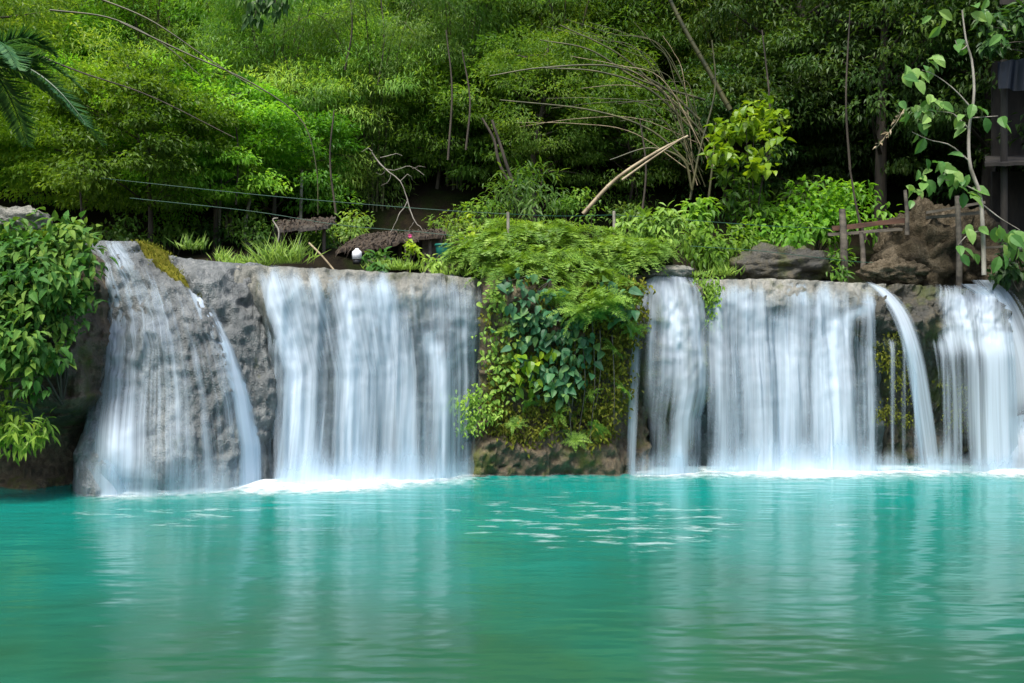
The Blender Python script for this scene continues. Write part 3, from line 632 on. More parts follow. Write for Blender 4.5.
# middle bamboo
BG = 'feathery bamboo on the slope behind the falls'
for k, (p, Y, s, l) in enumerate([
    (20, 31, 1.0, 'feathery green bamboo clump rising behind the palm fronds'),
    (150, 31, 1.05, 'feathery yellow-green bamboo clump high above the rounded mound'),
    (275, 29, 1.0, 'bright feathery bamboo clump above the grass tuft on the ledge'),
    (375, 28, .86, 'pale feathery bamboo clump drooping over the thatched shack'),
    (455, 29, .92, 'feathery bamboo clump right of the shack, left of the leaning trunk'),
    (330, 34, 1.1, 'taller bamboo clump rearing up behind the shack bamboo'),
    (560, 31, 1.0, 'loose dark bamboo clump beneath the long arching poles'),
    (215, 35, 1.15, 'high bamboo clump filling the top left of the slope'),
    (470, 36, 1.1, 'high bamboo clump near the top centre of the slope')]):
    plant_bamboo(l, BG, p, Y, B_a[k % 3] if k != 6 else B_dark[0], s, k * 1.3)
for k, (p, Y, s, l) in enumerate([(640, 33, 1.0, 'dark bamboo clump in shade behind the broken pale pole'), (730, 30, .95, 'dark bamboo clump behind the lime-leaved shrub')]):
    plant_bamboo(l, 'shaded bamboo right of centre', p, Y, B_dark[0], s, k * 2 + 1)
UND = [('leaf_bright', 701), ('leaf_mid', 703), ('leaf_dark', 705), ('leaf_bamboo', 707)]
T_und = {m: [tree_meshes(sd + i, 4.2, 2.3, 2.3, 66, 210, .15 if m != 'leaf_bamboo' else .19, .056 if m != 'leaf_bamboo' else .03, m, 'bark', .07, -.35, .02, rc=.75) for i in range(2)] for m, sd in UND}
ZONE = {'leaf_bright': ('bright leafy undergrowth tree filling the slope behind the left falls', 'bright undergrowth on the left slope'),
        'leaf_bamboo': ('feathery light green undergrowth tree filling the slope above the shack', 'feathery undergrowth on the slope'),
        'leaf_mid': ('mid green undergrowth tree filling the shaded slope behind the ferns', 'undergrowth behind the ferns'),
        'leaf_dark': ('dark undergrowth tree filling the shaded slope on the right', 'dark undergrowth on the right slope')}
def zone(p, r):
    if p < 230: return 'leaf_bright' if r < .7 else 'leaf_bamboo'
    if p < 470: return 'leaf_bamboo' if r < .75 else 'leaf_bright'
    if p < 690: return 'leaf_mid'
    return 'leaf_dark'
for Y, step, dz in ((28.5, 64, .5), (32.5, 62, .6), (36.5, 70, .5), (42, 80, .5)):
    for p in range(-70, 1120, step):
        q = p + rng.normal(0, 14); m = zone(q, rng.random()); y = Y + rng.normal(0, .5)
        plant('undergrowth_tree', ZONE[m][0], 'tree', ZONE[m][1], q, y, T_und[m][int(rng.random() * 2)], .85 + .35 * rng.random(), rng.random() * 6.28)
# slim bright trees on the left
for k, (p, Y, s, l) in enumerate([
    (150, 24.0, 1.0, 'bright yellow-green young tree with a pale trunk right above the mossy mound'),
    (215, 25.0, 1.0, 'bright young tree second from the left above the grey shoulder'),
    (275, 26.0, .95, 'bright young tree behind the grass tuft, left of the shack'),
    (85, 26.0, 1.05, 'yellow-green young tree half hidden behind the palm fronds')]):
    plant('young_tree', l, 'tree', 'slim bright trees behind the left ledge', p, Y, T_bright[k % 2], s, k * 1.7)
# dark trees on the right
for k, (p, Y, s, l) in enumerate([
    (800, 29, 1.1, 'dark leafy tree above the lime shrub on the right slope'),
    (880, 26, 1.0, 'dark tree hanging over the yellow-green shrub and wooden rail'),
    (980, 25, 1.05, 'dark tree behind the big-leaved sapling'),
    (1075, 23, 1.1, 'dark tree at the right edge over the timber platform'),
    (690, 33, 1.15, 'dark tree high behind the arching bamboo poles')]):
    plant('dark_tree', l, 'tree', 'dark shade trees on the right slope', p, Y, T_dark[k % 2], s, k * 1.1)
for k, (p, Y, s, l) in enumerate([
    (535, 27, .62, 'bushy green tree just behind the fern bank'),
    (-60, 24, 1.0, 'leafy tree at the left edge behind the palm'),
    (435, 31.5, .95, 'green tree behind the pale bare branch')]):
    plant('leafy_tree', l, 'tree', 'mid green trees behind the ferns', p, Y, T_mid[k % 2], s, k * 2.1)

# ---- palm
def frond(mb, base, az, el, Lf, nl=60, ll=.6, droop=1.3, stem=None):
    t = np.linspace(0, 1, 16); d = np.array([math.cos(az), math.sin(az), 0])
    P = base + d * (Lf * t * math.cos(el))[:, None] + UP * (Lf * (t * math.sin(el) - droop * .5 * t ** 2.2))[:, None]
    tube(mb, P, np.linspace(.03, .006, 16), 5, .3, 1 if stem is None else stem, cap=False)
    for s in (-1, 1):
        tt = np.linspace(.12, .99, nl); f = tt * 15; j = np.minimum(f.astype(int), 14); q = P[j] + (P[j + 1] - P[j]) * (f - j)[:, None]
        T = unit(P[j + 1] - P[j]); S = unit(np.cross(T, UP)) * s
        D = S * .8 + T * .65 + UP * -.28 + rng.normal(0, .06, q.shape)
        l = ll * np.sin(np.pi * (.15 + .8 * tt)) ** .7
        leaves(mb, q, D, np.cross(T, S) * s, l, .055, .1, .3, rng.random(nl))
e = empty('palm_tree', (W(-22, 330, 18.5)[0], 18.5, 3.3), 'dark green palm with drooping fronds at the left edge', 'palm')
zt = W(0, 62, 18.5)[2] - 3.3
mb = MB(); tube(mb, curve([(0, 0, -.5), (-.1, .1, zt * .5), (0, 0, zt)], 12), np.linspace(.16, .11, 12), 10); mb.build('trunk', M['bark'], e, True)
for k in range(17):
    mb = MB(); frond(mb, np.array([0, 0, zt]), k * 2.4 + .35, [.9, .45, .1][k % 3], 2.0 + .3 * rng.random()); mb.build('frond', [M['leaf_palm'], M['leaf_palm']], e)

# ---- generic bush over an image patch with real depth
def bush(name, label, cat, pts, leaf, L, Wd, n_per, rc, big=True, stem='bark', group=None, dirw=(.55, .5, -.55), nrmw=(.9, .6, .4), sq=(1, .8, .8), base=None, droop=.3, stems=7):
    """pts: clump centres (px, py, Y); stems rise from base"""
    C = np.array([W(*p) for p in pts]); b = np.array(base if base is not None else [C[:, 0].mean(), C[:, 1].mean() + .4, C[:, 2].min() - .4])
    e = empty(name, b, label, cat, group)
    ms = MB()
    for c in C[rng.permutation(len(C))[:stems]]:
        m_ = (b + c) / 2 + np.array([0, 0, .15]) + rng.normal(0, .08, 3)
        tube(ms, curve([b - b, m_ - b, c - b], 7), np.linspace(.022, .006, 7), 5)
    ms.build('stem', M[stem], e, True)
    mf = MB(); O = unit(C - b + np.array([0, -.6, .2]))
    crown_leaves(mf, C - b, O, rc, n_per, L, Wd, dirw, nrmw, sq, droop=droop, big=big)
    mf.build('foliage', M[leaf], e); return e
def ell(cx, cy, rx, ry, Y0, Y1, n, rot=0):
    a = rng.random(n) * 6.283; r = rng.random(n) ** .5
    x = np.cos(a) * r; y = np.sin(a) * r
    return [(cx + x_ * rx * math.cos(rot) - y_ * ry * math.sin(rot), cy + x_ * rx * math.sin(rot) + y_ * ry * math.cos(rot), Y0 + (Y1 - Y0) * (.5 - .5 * y_ + .25 * rng.normal()) ) for x_, y_ in zip(x, y)]
bush('broadleaf_bush', 'glossy broad-leaved bush spilling over the bank left of the mound', 'bush', ell(58, 252, 30, 34, 15.6, 16.6, 28), 'leaf_bush', .19, .095, 34, .36)
bush('broadleaf_bush', 'broad-leaved bush at the left edge above the undercut bank', 'bush', ell(2, 300, 34, 78, 15.2, 16.4, 46), 'leaf_bush', .19, .09, 34, .38)
bush('broadleaf_bush', 'drooping leafy branches hanging down the bank beside the mound', 'bush', ell(50, 335, 20, 58, 15.3, 15.9, 22, .45), 'leaf_bush', .18, .085, 26, .28)
bush('fern_bush', 'dark ferny bush low on the far left bank above the hollow', 'bush', ell(8, 415, 32, 28, 15.2, 15.7, 14), 'leaf_mid', .2, .05, 34, .36)
bush('broadleaf_bush', 'leafy bush out past the left edge of the bank', 'bush', ell(-70, 290, 60, 90, 15.0, 16.5, 40), 'leaf_bush', .23, .11, 26, .42)
# ---- yellow-green shrubs on the right
bush('lime_shrub', 'lime-green round-leaved shrub lit up against the dark trees', 'shrub', ell(752, 140, 38, 34, 22, 23, 20), 'leaf_lime', .22, .16, 20, .36, base=W(752, 240, 22.6), dirw=(.5, .5, -.4))
bush('lime_shrub', 'small dark-bodied shrub with pale tips under the round lime leaves', 'shrub', ell(742, 195, 24, 26, 22.3, 23, 10), 'leaf_mid', .2, .09, 30, .36, base=W(742, 250, 22.6))
bush('yellow_green_bush', 'wide yellow-green bush behind the wooden rail on the right', 'bush', ell(815, 215, 75, 30, 22.2, 23.6, 44), 'leaf_bright', .17, .085, 46, .42, base=W(815, 262, 23))
bush('yellow_green_bush', 'yellow-green bush sloping down to the right curtain beside the ferns', 'bush', ell(722, 240, 38, 22, 20.6, 22, 22), 'leaf_bright', .17, .075, 40, .36, base=W(722, 266, 21.6))
bush('yellow_green_bush', 'small bright bush at the foot of the lime shrub', 'bush', ell(700, 213, 14, 12, 21.5, 22, 7), 'leaf_bright', .17, .08, 34, .3, base=W(700, 240, 22))
bush('leafy_bush', 'narrow-leaved green bush behind the left fence post', 'bush', ell(528, 190, 30, 22, 22, 24, 16), 'leaf_mid', .22, .05, 40, .45, base=W(528, 245, 23.4))
bush('leafy_bush', 'leafy green bush right of the short fence post', 'bush', ell(655, 226, 30, 14, 19.6, 20.4, 14), 'leaf_fern', .2, .07, 34, .34, base=W(655, 256, 20.3))

# ---- ferns
def fern_mesh(seed, nf=17, Lf=.62):
    global rng
    keep = rng; rng = np.random.default_rng(seed); mb = MB()
    for k in range(nf):
        az = k * 2.4 + rng.normal(0, .2); el = .35 + .75 * rng.random(); L_ = Lf * (.7 + .5 * rng.random())
        t = np.linspace(0, 1, 12); d = np.array([math.cos(az), math.sin(az), 0])
        P = d * (L_ * t * math.cos(el * .7))[:, None] + UP * (L_ * (t * math.sin(el) - .75 * t ** 2))[:, None]
        tube(mb, P, np.linspace(.006, .002, 12), 4, .4, 0, cap=False)
        tt = np.linspace(.08, .99, 26)
        f = tt * 11; j = np.minimum(f.astype(int), 10); q = P[j] + (P[j + 1] - P[j]) * (f - j)[:, None]
        T = unit(P[j + 1] - P[j]); base_r = rng.random() * .5
        for s in (-1, 1):
            S = unit(np.cross(T, UP)) * s
            l = .15 * L_ / .75 * np.sin(np.pi * (.25 + .72 * tt)) ** .8
            leaves(mb, q + rng.normal(0, .008, q.shape), S + T * .35 + UP * -.05 + rng.normal(0, .12, q.shape), np.cross(T, S) * s, l, .020 * L_ / .75, .1, .2, base_r + rng.random(26) * .5)
    me = mb.mesh('fronds', M['leaf_fern']); rng = keep; return me
FERN = [fern_mesh(601 + i) for i in range(4)]
FG = 'ferns in the bank between the two falls'
fpts = []
for k in range(120):
    p = 460 + 198 * rng.random(); top = lerp_tab([(450, 264), (480, 246), (520, 230), (560, 226), (600, 228), (640, 240), (670, 256)], p)
    q = top + (lerp_tab([(450, 266), (480, 266), (505, 280), (560, 305), (615, 290), (640, 262), (670, 258)], p) - top) * rng.random()
    fpts.append((p, q))
for k in range(8): fpts.append((555 + 60 * rng.random(), 295 + 25 * rng.random()))
for k, (p, q) in enumerate(fpts):
    Y = 18.0 + (292 - q) / 66 * 1.8 + .2 * rng.random()
    loc = W(p, q, Y)
    e = empty('fern', loc, 'bright green fern in the thick fern bank above the middle cliff', 'fern', FG, rng.random() * 6.28, (.7 + .95 * rng.random() ** 1.5) * (.72 if q > 285 or p > 635 or p < 480 else 1))
    e.rotation_euler[0] = .25 + .3 * rng.random() if q > 262 else 0
    inst('fronds', FERN[k % 4], e)
for k, (p, q) in enumerate([(505, 330), (530, 405), (560, 415), (590, 395), (612, 350), (622, 390), (598, 430), (545, 432), (515, 425), (634, 330), (628, 300), (575, 440), (500, 300)]):
    e = empty('small_fern', W(p, q, 17.95), 'small fern rooted in the moss on the face of the middle cliff', 'fern', 'small ferns on the cliff face', rng.random() * 6.28, .32 + .25 * rng.random())
    e.rotation_euler[0] = .9; inst('fronds', FERN[k % 4], e)
# soil core under the ferns so that the bank is solid
mb = MB(); U, Vv = np.meshgrid(np.linspace(0, 1, 40), np.linspace(0, 1, 24))
pxm = 448 + 225 * U; topz = lerp_tab([(440, 268), (480, 250), (520, 240), (600, 240), (660, 250), (700, 268)], pxm)
Ym = 18.9 + 3.0 * Vv; zb = CZ + (HZ - topz) / F * 20.0
Zm = 3.1 + (zb - 3.1) * np.sin(np.pi * np.clip(Vv * .95, 0, 1)) ** .6
Pm = np.stack([(pxm - 512) / F * Ym, Ym, Zm], -1); Pm[..., 2] += fbm(Pm * 1.5, 5, 3) * .1
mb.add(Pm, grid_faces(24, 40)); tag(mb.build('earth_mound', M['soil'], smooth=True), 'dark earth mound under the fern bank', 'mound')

# ---- climbing plants on the middle cliff
def vine(label, pts, L, Wd, leaf, n_per=9, rc=.2, name='climbing_plant', group=None, off=.12):
    """pts in (px,py) on the cliff face R4; leaves face outward"""
    C = []
    for p, q in pts:
        Yf = 18.0 + .25 - off; C.append(W(p, q, Yf))
    C = np.array(C); b = np.array([C[:, 0].mean(), C[:, 1].mean() + .15, C[:, 2].max()])
    e = empty(name, b, label, 'climbing plant', group)
    ms = MB()
    for c in C[:10]:
        tube(ms, curve([np.zeros(3), (c - b) * .5 + np.array([rng.normal(0, .08), .05, .1]), c - b + np.array([0, .06, 0])], 7), np.linspace(.012, .005, 7), 5)
    ms.build('stem', M['bark'], e, True)
    n = len(C) * n_per
    P = np.repeat(C - b, n_per, 0) + rng.normal(0, 1, (n, 3)) * np.array([rc, .09, rc])
    D = np.array([0, -.35, -.75]) + rdir(n) * .75; N = np.array([0, -.7, .85]) + rdir(n) * .5
    s = .5 + .8 * rng.random(n); mf = MB()
    big_leaves(mf, P, D, N, L * s, Wd * s, prof=((0, .1), (.12, .85), (.35, 1), (.7, .62), (1, .02)), droop=.2, fold=.12)
    mf.build('foliage', M[leaf], e); return e
def poly(pts, n):
    P = np.array(pts, float); lo, hi = P.min(0), P.max(0); out = []
    while len(out) < n:
        q = lo + (hi - lo) * rng.random(2); ins = False
        for a in range(len(P)):
            x1, y1 = P[a]; x2, y2 = P[a - 1]
            if (y1 > q[1]) != (y2 > q[1]) and q[0] < (x2 - x1) * (q[1] - y1) / (y2 - y1) + x1: ins = not ins
        if ins: out.append(tuple(q))
    return out
vine('blue-green big-leaved climber covering the middle of the cliff', poly([(500, 280), (548, 280), (575, 300), (588, 345), (588, 375), (560, 392), (540, 385), (515, 350), (498, 310)], 70), .185, .12, 'leaf_vine', 6, .14, off=.42)
vine('lime-green leaf cluster at the foot of the big-leaved climber', poly([(510, 355), (540, 360), (545, 385), (515, 380)], 8), .2, .13, 'leaf_lime', 5, .13, off=.42)
vine('blue-green leaf cluster beside the slim cascade', poly([(606, 285), (632, 285), (630, 325), (610, 330)], 9), .24, .15, 'leaf_vine', 4, .1, off=.4)
vine('small yellowish climber along the left side of the cliff', poly([(488, 285), (505, 280), (515, 340), (512, 400), (490, 395)], 40), .11, .07, 'leaf_fern', 8, .12, off=.3)
# small moss plants on the cliff and the recess
def moss_cover(label, pts, Yf, L=.09, Wd=.05, per=26, rc=.11, leaf='leaf_moss'):
    C = np.array([W(p, q, Yf + rng.normal(0, .06)) for p, q in pts]); n = len(C) * per
    P = np.repeat(C, per, 0) + rng.normal(0, 1, (n, 3)) * np.array([rc, .07, rc])
    mf = MB(); D = np.array([0, -.4, -.7]) + rdir(n) * .7; N = np.array([0, -.6, .7]) + rdir(n) * .5
    leaves(mf, P, D, N, L * (.6 + .8 * rng.random(n)), Wd, .2, .2, np.repeat(rng.random(len(C)), per) * .6 + rng.random(n) * .4)
    tag(mf.build('moss', M[leaf]), label, 'moss', kind='stuff')
moss_cover('olive moss and tiny plants matting the middle cliff', poly([(490, 290), (640, 285), (640, 330), (626, 420), (600, 440), (520, 445), (492, 430)], 260), 18.12)
moss_cover('tiny green plants growing through the lower left curtain', poly([(455, 400), (490, 385), (492, 440), (465, 430)], 16), 17.95, leaf='leaf_fern')
moss_cover('green moss filling the notch between the slim cascade and the right curtain', poly([(694, 280), (714, 280), (712, 330), (702, 330)], 26), 18.95, .1, .05, 24, .09, leaf='leaf_fern')
moss_cover('mossy plants hanging in the dark right recess', poly([(868, 330), (908, 330), (912, 420), (880, 425)], 34), 18.95, .08, .04, 20, .09)
moss_cover('olive moss in the recess behind the right strands', poly([(940, 380), (980, 375), (984, 440), (950, 420)], 16), 19.2, .09, .045, 20, .1)
# hanging roots below the climber
for k, (p, a, b_) in enumerate([(575, 330, 425), (592, 320, 440), (600, 330, 410), (583, 345, 430), (612, 335, 425), (566, 380, 435)]):
    mb = MB(); tube(mb, curve([W(p, a, 17.95), W(p + 3 * rng.normal(), (a + b_) / 2, 17.9), W(p + 4 * rng.normal(), b_, 17.95)], 10), np.linspace(.012, .005, 10), 5)
    tag(mb.build('hanging_root', M['wood'], smooth=True), 'thin brown root hanging down the shaded middle cliff', 'root', 'roots hanging on the middle cliff')
# yellow moss cap on the mound
Um, Hm = np.meshgrid(np.linspace(0, 1, 40), np.linspace(0, 1, 40))
hh = .78 + .5 * (1 - Hm); cu = np.interp(hh, [.74, .9, 1.0, 1.3], [.97, .88, .78, .74]); wu = np.interp(hh, [.74, .85, 1.0, 1.3], [.03, .16, .34, .4])
wu = wu * (1 + .45 * vnoise(np.stack([hh * 14, np.sign(Um - .5) * 3, 0 * hh], -1), 44)); uu = cu + (Um - .5) * wu * 1.6
Pm = R1.S(uu, hh, .06, .9) ; Pm[..., 1] += .10 * np.abs(2 * Um - 1) ** 4 - .03; Pm[..., 2] += .03 - .16 * np.abs(2 * Um - 1) ** 4
mb = MB(); mb.add(Pm, grid_faces(40, 40)); tag(mb.build('moss_patch', M['moss'], smooth=True), 'olive yellow moss cap on the shoulder of the left mound', 'moss')
mo_ = bpy.data.objects['moss_patch']; q_ = Pm.reshape(-1, 3)[rng.integers(0, 1600, 2600)] + rng.normal(0, .05, (2600, 3)) * np.array([1, .6, .35])
mf = MB(); leaves(mf, q_, UP * .8 + np.array([0, -.5, 0]) + rdir(2600) * .7, rdir(2600) + np.array([0, -.6, .4]), .055, .02, .1, .2); mf.build('moss_tufts', M['leaf_moss'], mo_)

# ---- grass tufts and herbs along the ledge
def grass(label, px, py, Y, n=140, L=.55, sp=.22, tilt=.5, name='grass_tuft'):
    e = empty(name, W(px, py, Y), label, 'grass', 'grass tufts along the left ledge')
    mb = MB(); P = np.stack([rng.normal(0, sp, n), rng.normal(0, sp * .6, n), np.zeros(n)], -1)
    D = UP + rng.normal(0, tilt, (n, 3)) * np.array([1, .8, .2]) + P * .8
    leaves(mb, P, D, np.array([0, -1, .3]) + rng.normal(0, .4, (n, 3)), L * (.5 + .6 * rng.random(n)), .022, .1, .35); mb.build('blades', M['grass'], e)
grass('tall spiky grass tuft on the ledge above the left curtain', 283, 264, 19.4, 190, .62)
grass('low grass strip left of the tall tuft', 245, 266, 19.6, 190, .28, .24)
grass('grass tuft behind the mossy mound under the slim trees', 195, 250, 21.5, 70, .4, .14)
grass('small grass tuft between the mound and the tall tuft', 222, 262, 20.6, 60, .35, .14)
grass('low grass on the ledge below the shack roof', 395, 270, 19.6, 260, .26, .24)
grass('grass fringe at the left foot of the ferns', 462, 276, 18.9, 120, .26, .35)
grass('pale grass patch on top of the slim cascade', 685, 278, 19.3, 160, .22, .22)
grass('grass fringe on the lip of the right curtain', 722, 276, 19.6, 60, .3, .15)
bush('herb', 'leafy green herb on the ledge in front of the shack', 'plant', ell(375, 262, 15, 7, 19.5, 20, 8), 'leaf_bush', .16, .09, 18, .18, base=W(375, 274, 19.8))
bush('herb', 'yellow-green seedling on the ledge at the shack corner', 'plant', ell(410, 251, 7, 9, 19.6, 20, 5), 'leaf_lime', .14, .08, 10, .12, base=W(408, 272, 19.8))
bush('herb', 'small weed on the ledge left of the ferns', 'plant', ell(437, 262, 12, 5, 19.6, 20, 5), 'leaf_fern', .14, .06, 20, .16, base=W(437, 273, 19.8))
bush('herb', 'sparse upright weed between the shack and the fern bank', 'plant', ell(468, 230, 8, 12, 20, 20.4, 5), 'leaf_lime', .14, .08, 8, .16, base=W(470, 262, 20.2))
bush('herb', 'green weed growing at the foot of the earth bank on the right', 'plant', ell(842, 265, 12, 10, 19.8, 20.2, 7), 'leaf_mid', .18, .06, 20, .2, base=W(842, 284, 20))

for p, q, Y, mt, l in [
    (118, 232, 22.5, 'leaf_mid', 'dim shrub behind the left mound beside the broad-leaved bush'), (172, 238, 24, 'leaf_mid', 'dim shrub under the slim trees just right of the pale trunk'),
    (205, 232, 25, 'leaf_dark', 'dark shrub in the shade behind the moss cap'), (252, 228, 23.5, 'leaf_mid', 'dim shrub just left of the lean-to'),
    (318, 245, 22.4, 'leaf_mid', 'dim shrub under the right end of the lean-to'), (348, 222, 23.8, 'leaf_bamboo', 'light green shrub hanging behind the lean-to and shack'),
    (455, 222, 23.5, 'leaf_mid', 'mid green shrub rising behind the plastic bin'), (488, 212, 24, 'leaf_mid', 'mid green shrub below the leaning trunks'),
    (575, 205, 24, 'leaf_mid', 'mid green shrub behind the foot of the broken pale pole'), (640, 215, 24, 'leaf_dark', 'dark shrub in the gap right of the broken pole')]:
    bush('shade_shrub', l, 'shrub', ell(p, q, 22, 15, Y, Y + .8, 12), mt, .16, .06, 34, .34, big=False, base=W(p, 275, Y + .4), sq=(1, 1, .5))
# ---- bare stems, poles and branches
def pole(name, label, cat, pts, r0, r1, mat, group=None, n=20, nodes=False):
    P = curve([W(*p) for p in pts], n); mb = MB(); r = np.linspace(r0, r1, n)
    tube(mb, P, r, 7)
    if nodes:
        for k in range(1, n - 1, 2): tube(mb, [P[k] - unit(P[k + 1] - P[k]) * .012, P[k] + unit(P[k + 1] - P[k]) * .012], r[k] * 1.2, 7)
    return tag(mb.build(name, M[mat], smooth=True), label, cat, group)
AG = 'long bamboo poles arching over the slope'
pole('bamboo_pole', 'pale broken bamboo pole slanting up to the right behind the fern bank', 'bamboo', [(583, 214, 22.5), (615, 180, 22.5), (655, 153, 22.5), (688, 136, 22.5)], .05, .03, 'dead_culm', nodes=True)
pole('bamboo_pole', 'splintered half of the broken pale pole lying along it', 'bamboo', [(622, 180, 22.35), (650, 160, 22.35), (684, 137, 22.35)], .03, .015, 'dead_culm')
pole('bamboo_pole', 'thick upright bamboo culm leaning left at the top centre right', 'bamboo', [(730, 110, 25), (708, 70, 25), (685, 30, 25), (664, -12, 25)], .07, .05, 'culm', AG, nodes=True)
for k, (pts, l) in enumerate([
    ([(700, 120, 25), (660, 85, 25), (610, 66, 25), (540, 68, 25), (490, 76, 25)], 'upper long bamboo pole arching left above the broken pole'),
    ([(698, 135, 24.8), (650, 90, 24.8), (600, 72, 24.8), (545, 68, 24.8)], 'second arching bamboo pole just under the upper one'),
    ([(690, 165, 24.6), (650, 130, 24.6), (590, 110, 24.6), (500, 100, 24.6)], 'lowest long bamboo pole arching left toward the leaning trunk'),
    ([(710, 140, 24.9), (670, 100, 24.9), (620, 55, 24.9), (560, 25, 24.9)], 'thin bamboo pole running up to the top centre'),
    ([(705, 100, 25.5), (640, 80, 25.5), (590, 50, 25.5), (540, 40, 25.5)], 'thin bamboo pole crossing the arching poles'),
    ([(690, 200, 24.4), (700, 150, 24.4), (715, 90, 24.4), (712, 40, 24.4)], 'straight upright bamboo culm left of the lime shrub'),
    ([(708, 205, 24.2), (713, 160, 24.2), (716, 120, 24.2)], 'short grey bamboo culm beside the lime shrub'),
    ([(692, 190, 24.3), (683, 160, 24.3), (650, 148, 24.3), (610, 160, 24.3)], 'thin drooping bamboo stem above the broken pole')]):
    pole('bamboo_pole', l, 'bamboo', pts, .035, .016, 'culm', AG)
LG = 'thin bamboo stems slanting across the top left'
for k, (pts, l) in enumerate([
    ([(35, 54, 21), (80, 72, 21), (150, 96, 21), (235, 138, 21)], 'dark bamboo stem slanting down across the upper left leaves'),
    ([(90, -5, 21), (150, 20, 21), (210, 60, 21), (262, 92, 21)], 'pale bamboo stem slanting from the top edge beside the dark stem'),
    ([(120, 22, 21.5), (190, 55, 21.5), (250, 82, 21.5), (300, 118, 21.5), (316, 165, 21.5), (318, 215, 21.5)], 'long pale stem arching over and hanging down left of the shack'),
    ([(50, 10, 21.5), (110, 18, 21.5), (160, 42, 21.5), (200, 75, 21.5)], 'thin stem crossing the top left corner leaves')]):
    pole('bamboo_pole', l, 'bamboo', pts, .022, .009, 'culm' if k else 'bark', LG)
pole('leaning_trunk', 'thin dark tree trunk leaning left behind the left fence post', 'tree trunk', [(528, 215, 23), (512, 180, 23), (502, 150, 23), (492, 120, 23)], .05, .03, 'bark')
pole('leaning_trunk', 'paler twin trunk just left of the dark leaning one', 'tree trunk', [(518, 200, 23.4), (500, 165, 23.4), (494, 140, 23.4), (482, 118, 23.4)], .04, .028, 'bark')
e = empty('bare_branch', W(408, 200, 22.5), 'bleached bare branch hanging above the shack roof', 'branch')
o_ = W(408, 200, 22.5)
for pts, r in [([(372, 152), (385, 168), (400, 182), (408, 200)], .03), ([(408, 200), (412, 216), (420, 230)], .025), ([(408, 200), (400, 214), (390, 231)], .022), ([(385, 168), (398, 170), (410, 166), (424, 174)], .016), ([(380, 158), (395, 154), (404, 156)], .013), ([(400, 182), (408, 176), (414, 180)], .012), ([(372, 152), (366, 150), (358, 153)], .012), ([(412, 168), (418, 163), (426, 163)], .009), ([(392, 174), (388, 182), (380, 186)], .009), ([(414, 222), (409, 229), (408, 236)], .009), ([(385, 168), (380, 172), (372, 171)], .008)]:
    mb = MB(); P = curve([W(p[0], p[1], 22.5) for p in pts], 10); P = P + np.cumsum(rng.normal(0, .012, P.shape), 0); tube(mb, P - o_, np.linspace(r, r * .55, 10) * .62, 6); mb.build('limb', M['pale_bark'], e, True)
TG = 'slim tree trunks in the dark under the left trees'
for k in range(18):
    a0 = rng.random(); x1 = 490 + 190 * rng.random(); y1 = 20 + 110 * rng.random() + (x1 - 490) * -.1; x0 = 690 + 25 * rng.random(); y0 = 130 + 60 * rng.random(); yy = 24.2 + rng.random() * 1.2
    pole('bamboo_pole', 'hair-thin bare bamboo stem in the fan of stems arching left from the lime shrub', 'bamboo', [(x0, y0, yy), ((x0 * 2 + x1) / 3, (y0 + y1 * 2) / 3 - 12 * rng.random(), yy), ((x0 + x1 * 2) / 3, (y0 + y1 * 4) / 5 - 8, yy), (x1, y1 + 10 * rng.random(), yy)], .013, .006, 'culm' if k % 3 else 'dead_culm', 'fan of thin bare bamboo stems')
for k, (p, t) in enumerate([(218, 200), (234, 190), (243, 185), (252, 195), (228, 205), (268, 190), (300, 195)]):
    pole('tree_trunk', 'slim dim trunk standing in the deep shade under the left trees', 'tree trunk', [(p, 258, 26 + k % 3), (p + rng.normal(0, 3), (258 + t) / 2, 26 + k % 3), (p + rng.normal(0, 6), t - 25, 26 + k % 3)], .055, .04, 'pale_bark', TG)
pole('stick', 'pale stick leaning on the ledge behind the tall grass tuft', 'stick', [(309, 243, 19.9), (322, 256, 19.8), (334, 270, 19.7)], .022, .018, 'dead_culm')
pole('stick', 'bent pale branch standing in the tall grass tuft', 'stick', [(276, 250, 19.9), (279, 232, 19.9), (273, 220, 19.9), (278, 218, 19.9)], .02, .012, 'pale_bark')

for pts in ([(236, 205, 24), (238, 150, 24), (232, 95, 24)], [(336, 215, 24.5), (330, 160, 24.5), (334, 110, 24.5)], [(466, 150, 25), (470, 100, 25), (462, 50, 25)], [(448, 160, 25.5), (452, 90, 25.5), (446, 30, 25.5)], [(765, 175, 23.6), (770, 110, 23.6), (762, 30, 23.6)], [(850, 170, 23.5), (846, 100, 23.5), (850, 10, 23.5)], [(640, 230, 24), (646, 170, 24), (640, 120, 24)], [(345, 70, 27), (352, 30, 27), (350, -10, 27)], [(378, 85, 27), (384, 40, 27), (380, -10, 27)], [(82, 235, 23), (80, 190, 23), (70, 150, 23)]):
    pole('slender_stem', 'slender brown stem rising through the hillside foliage', 'tree stem', pts, .03, .016, 'bark', 'slender stems rising through the foliage')
pole('slender_stem', 'slim twisting trunk standing in the yellow-green bush by the plank rail', 'tree stem', [(866, 240, 22), (858, 215, 22), (850, 170, 22)], .035, .02, 'bark')
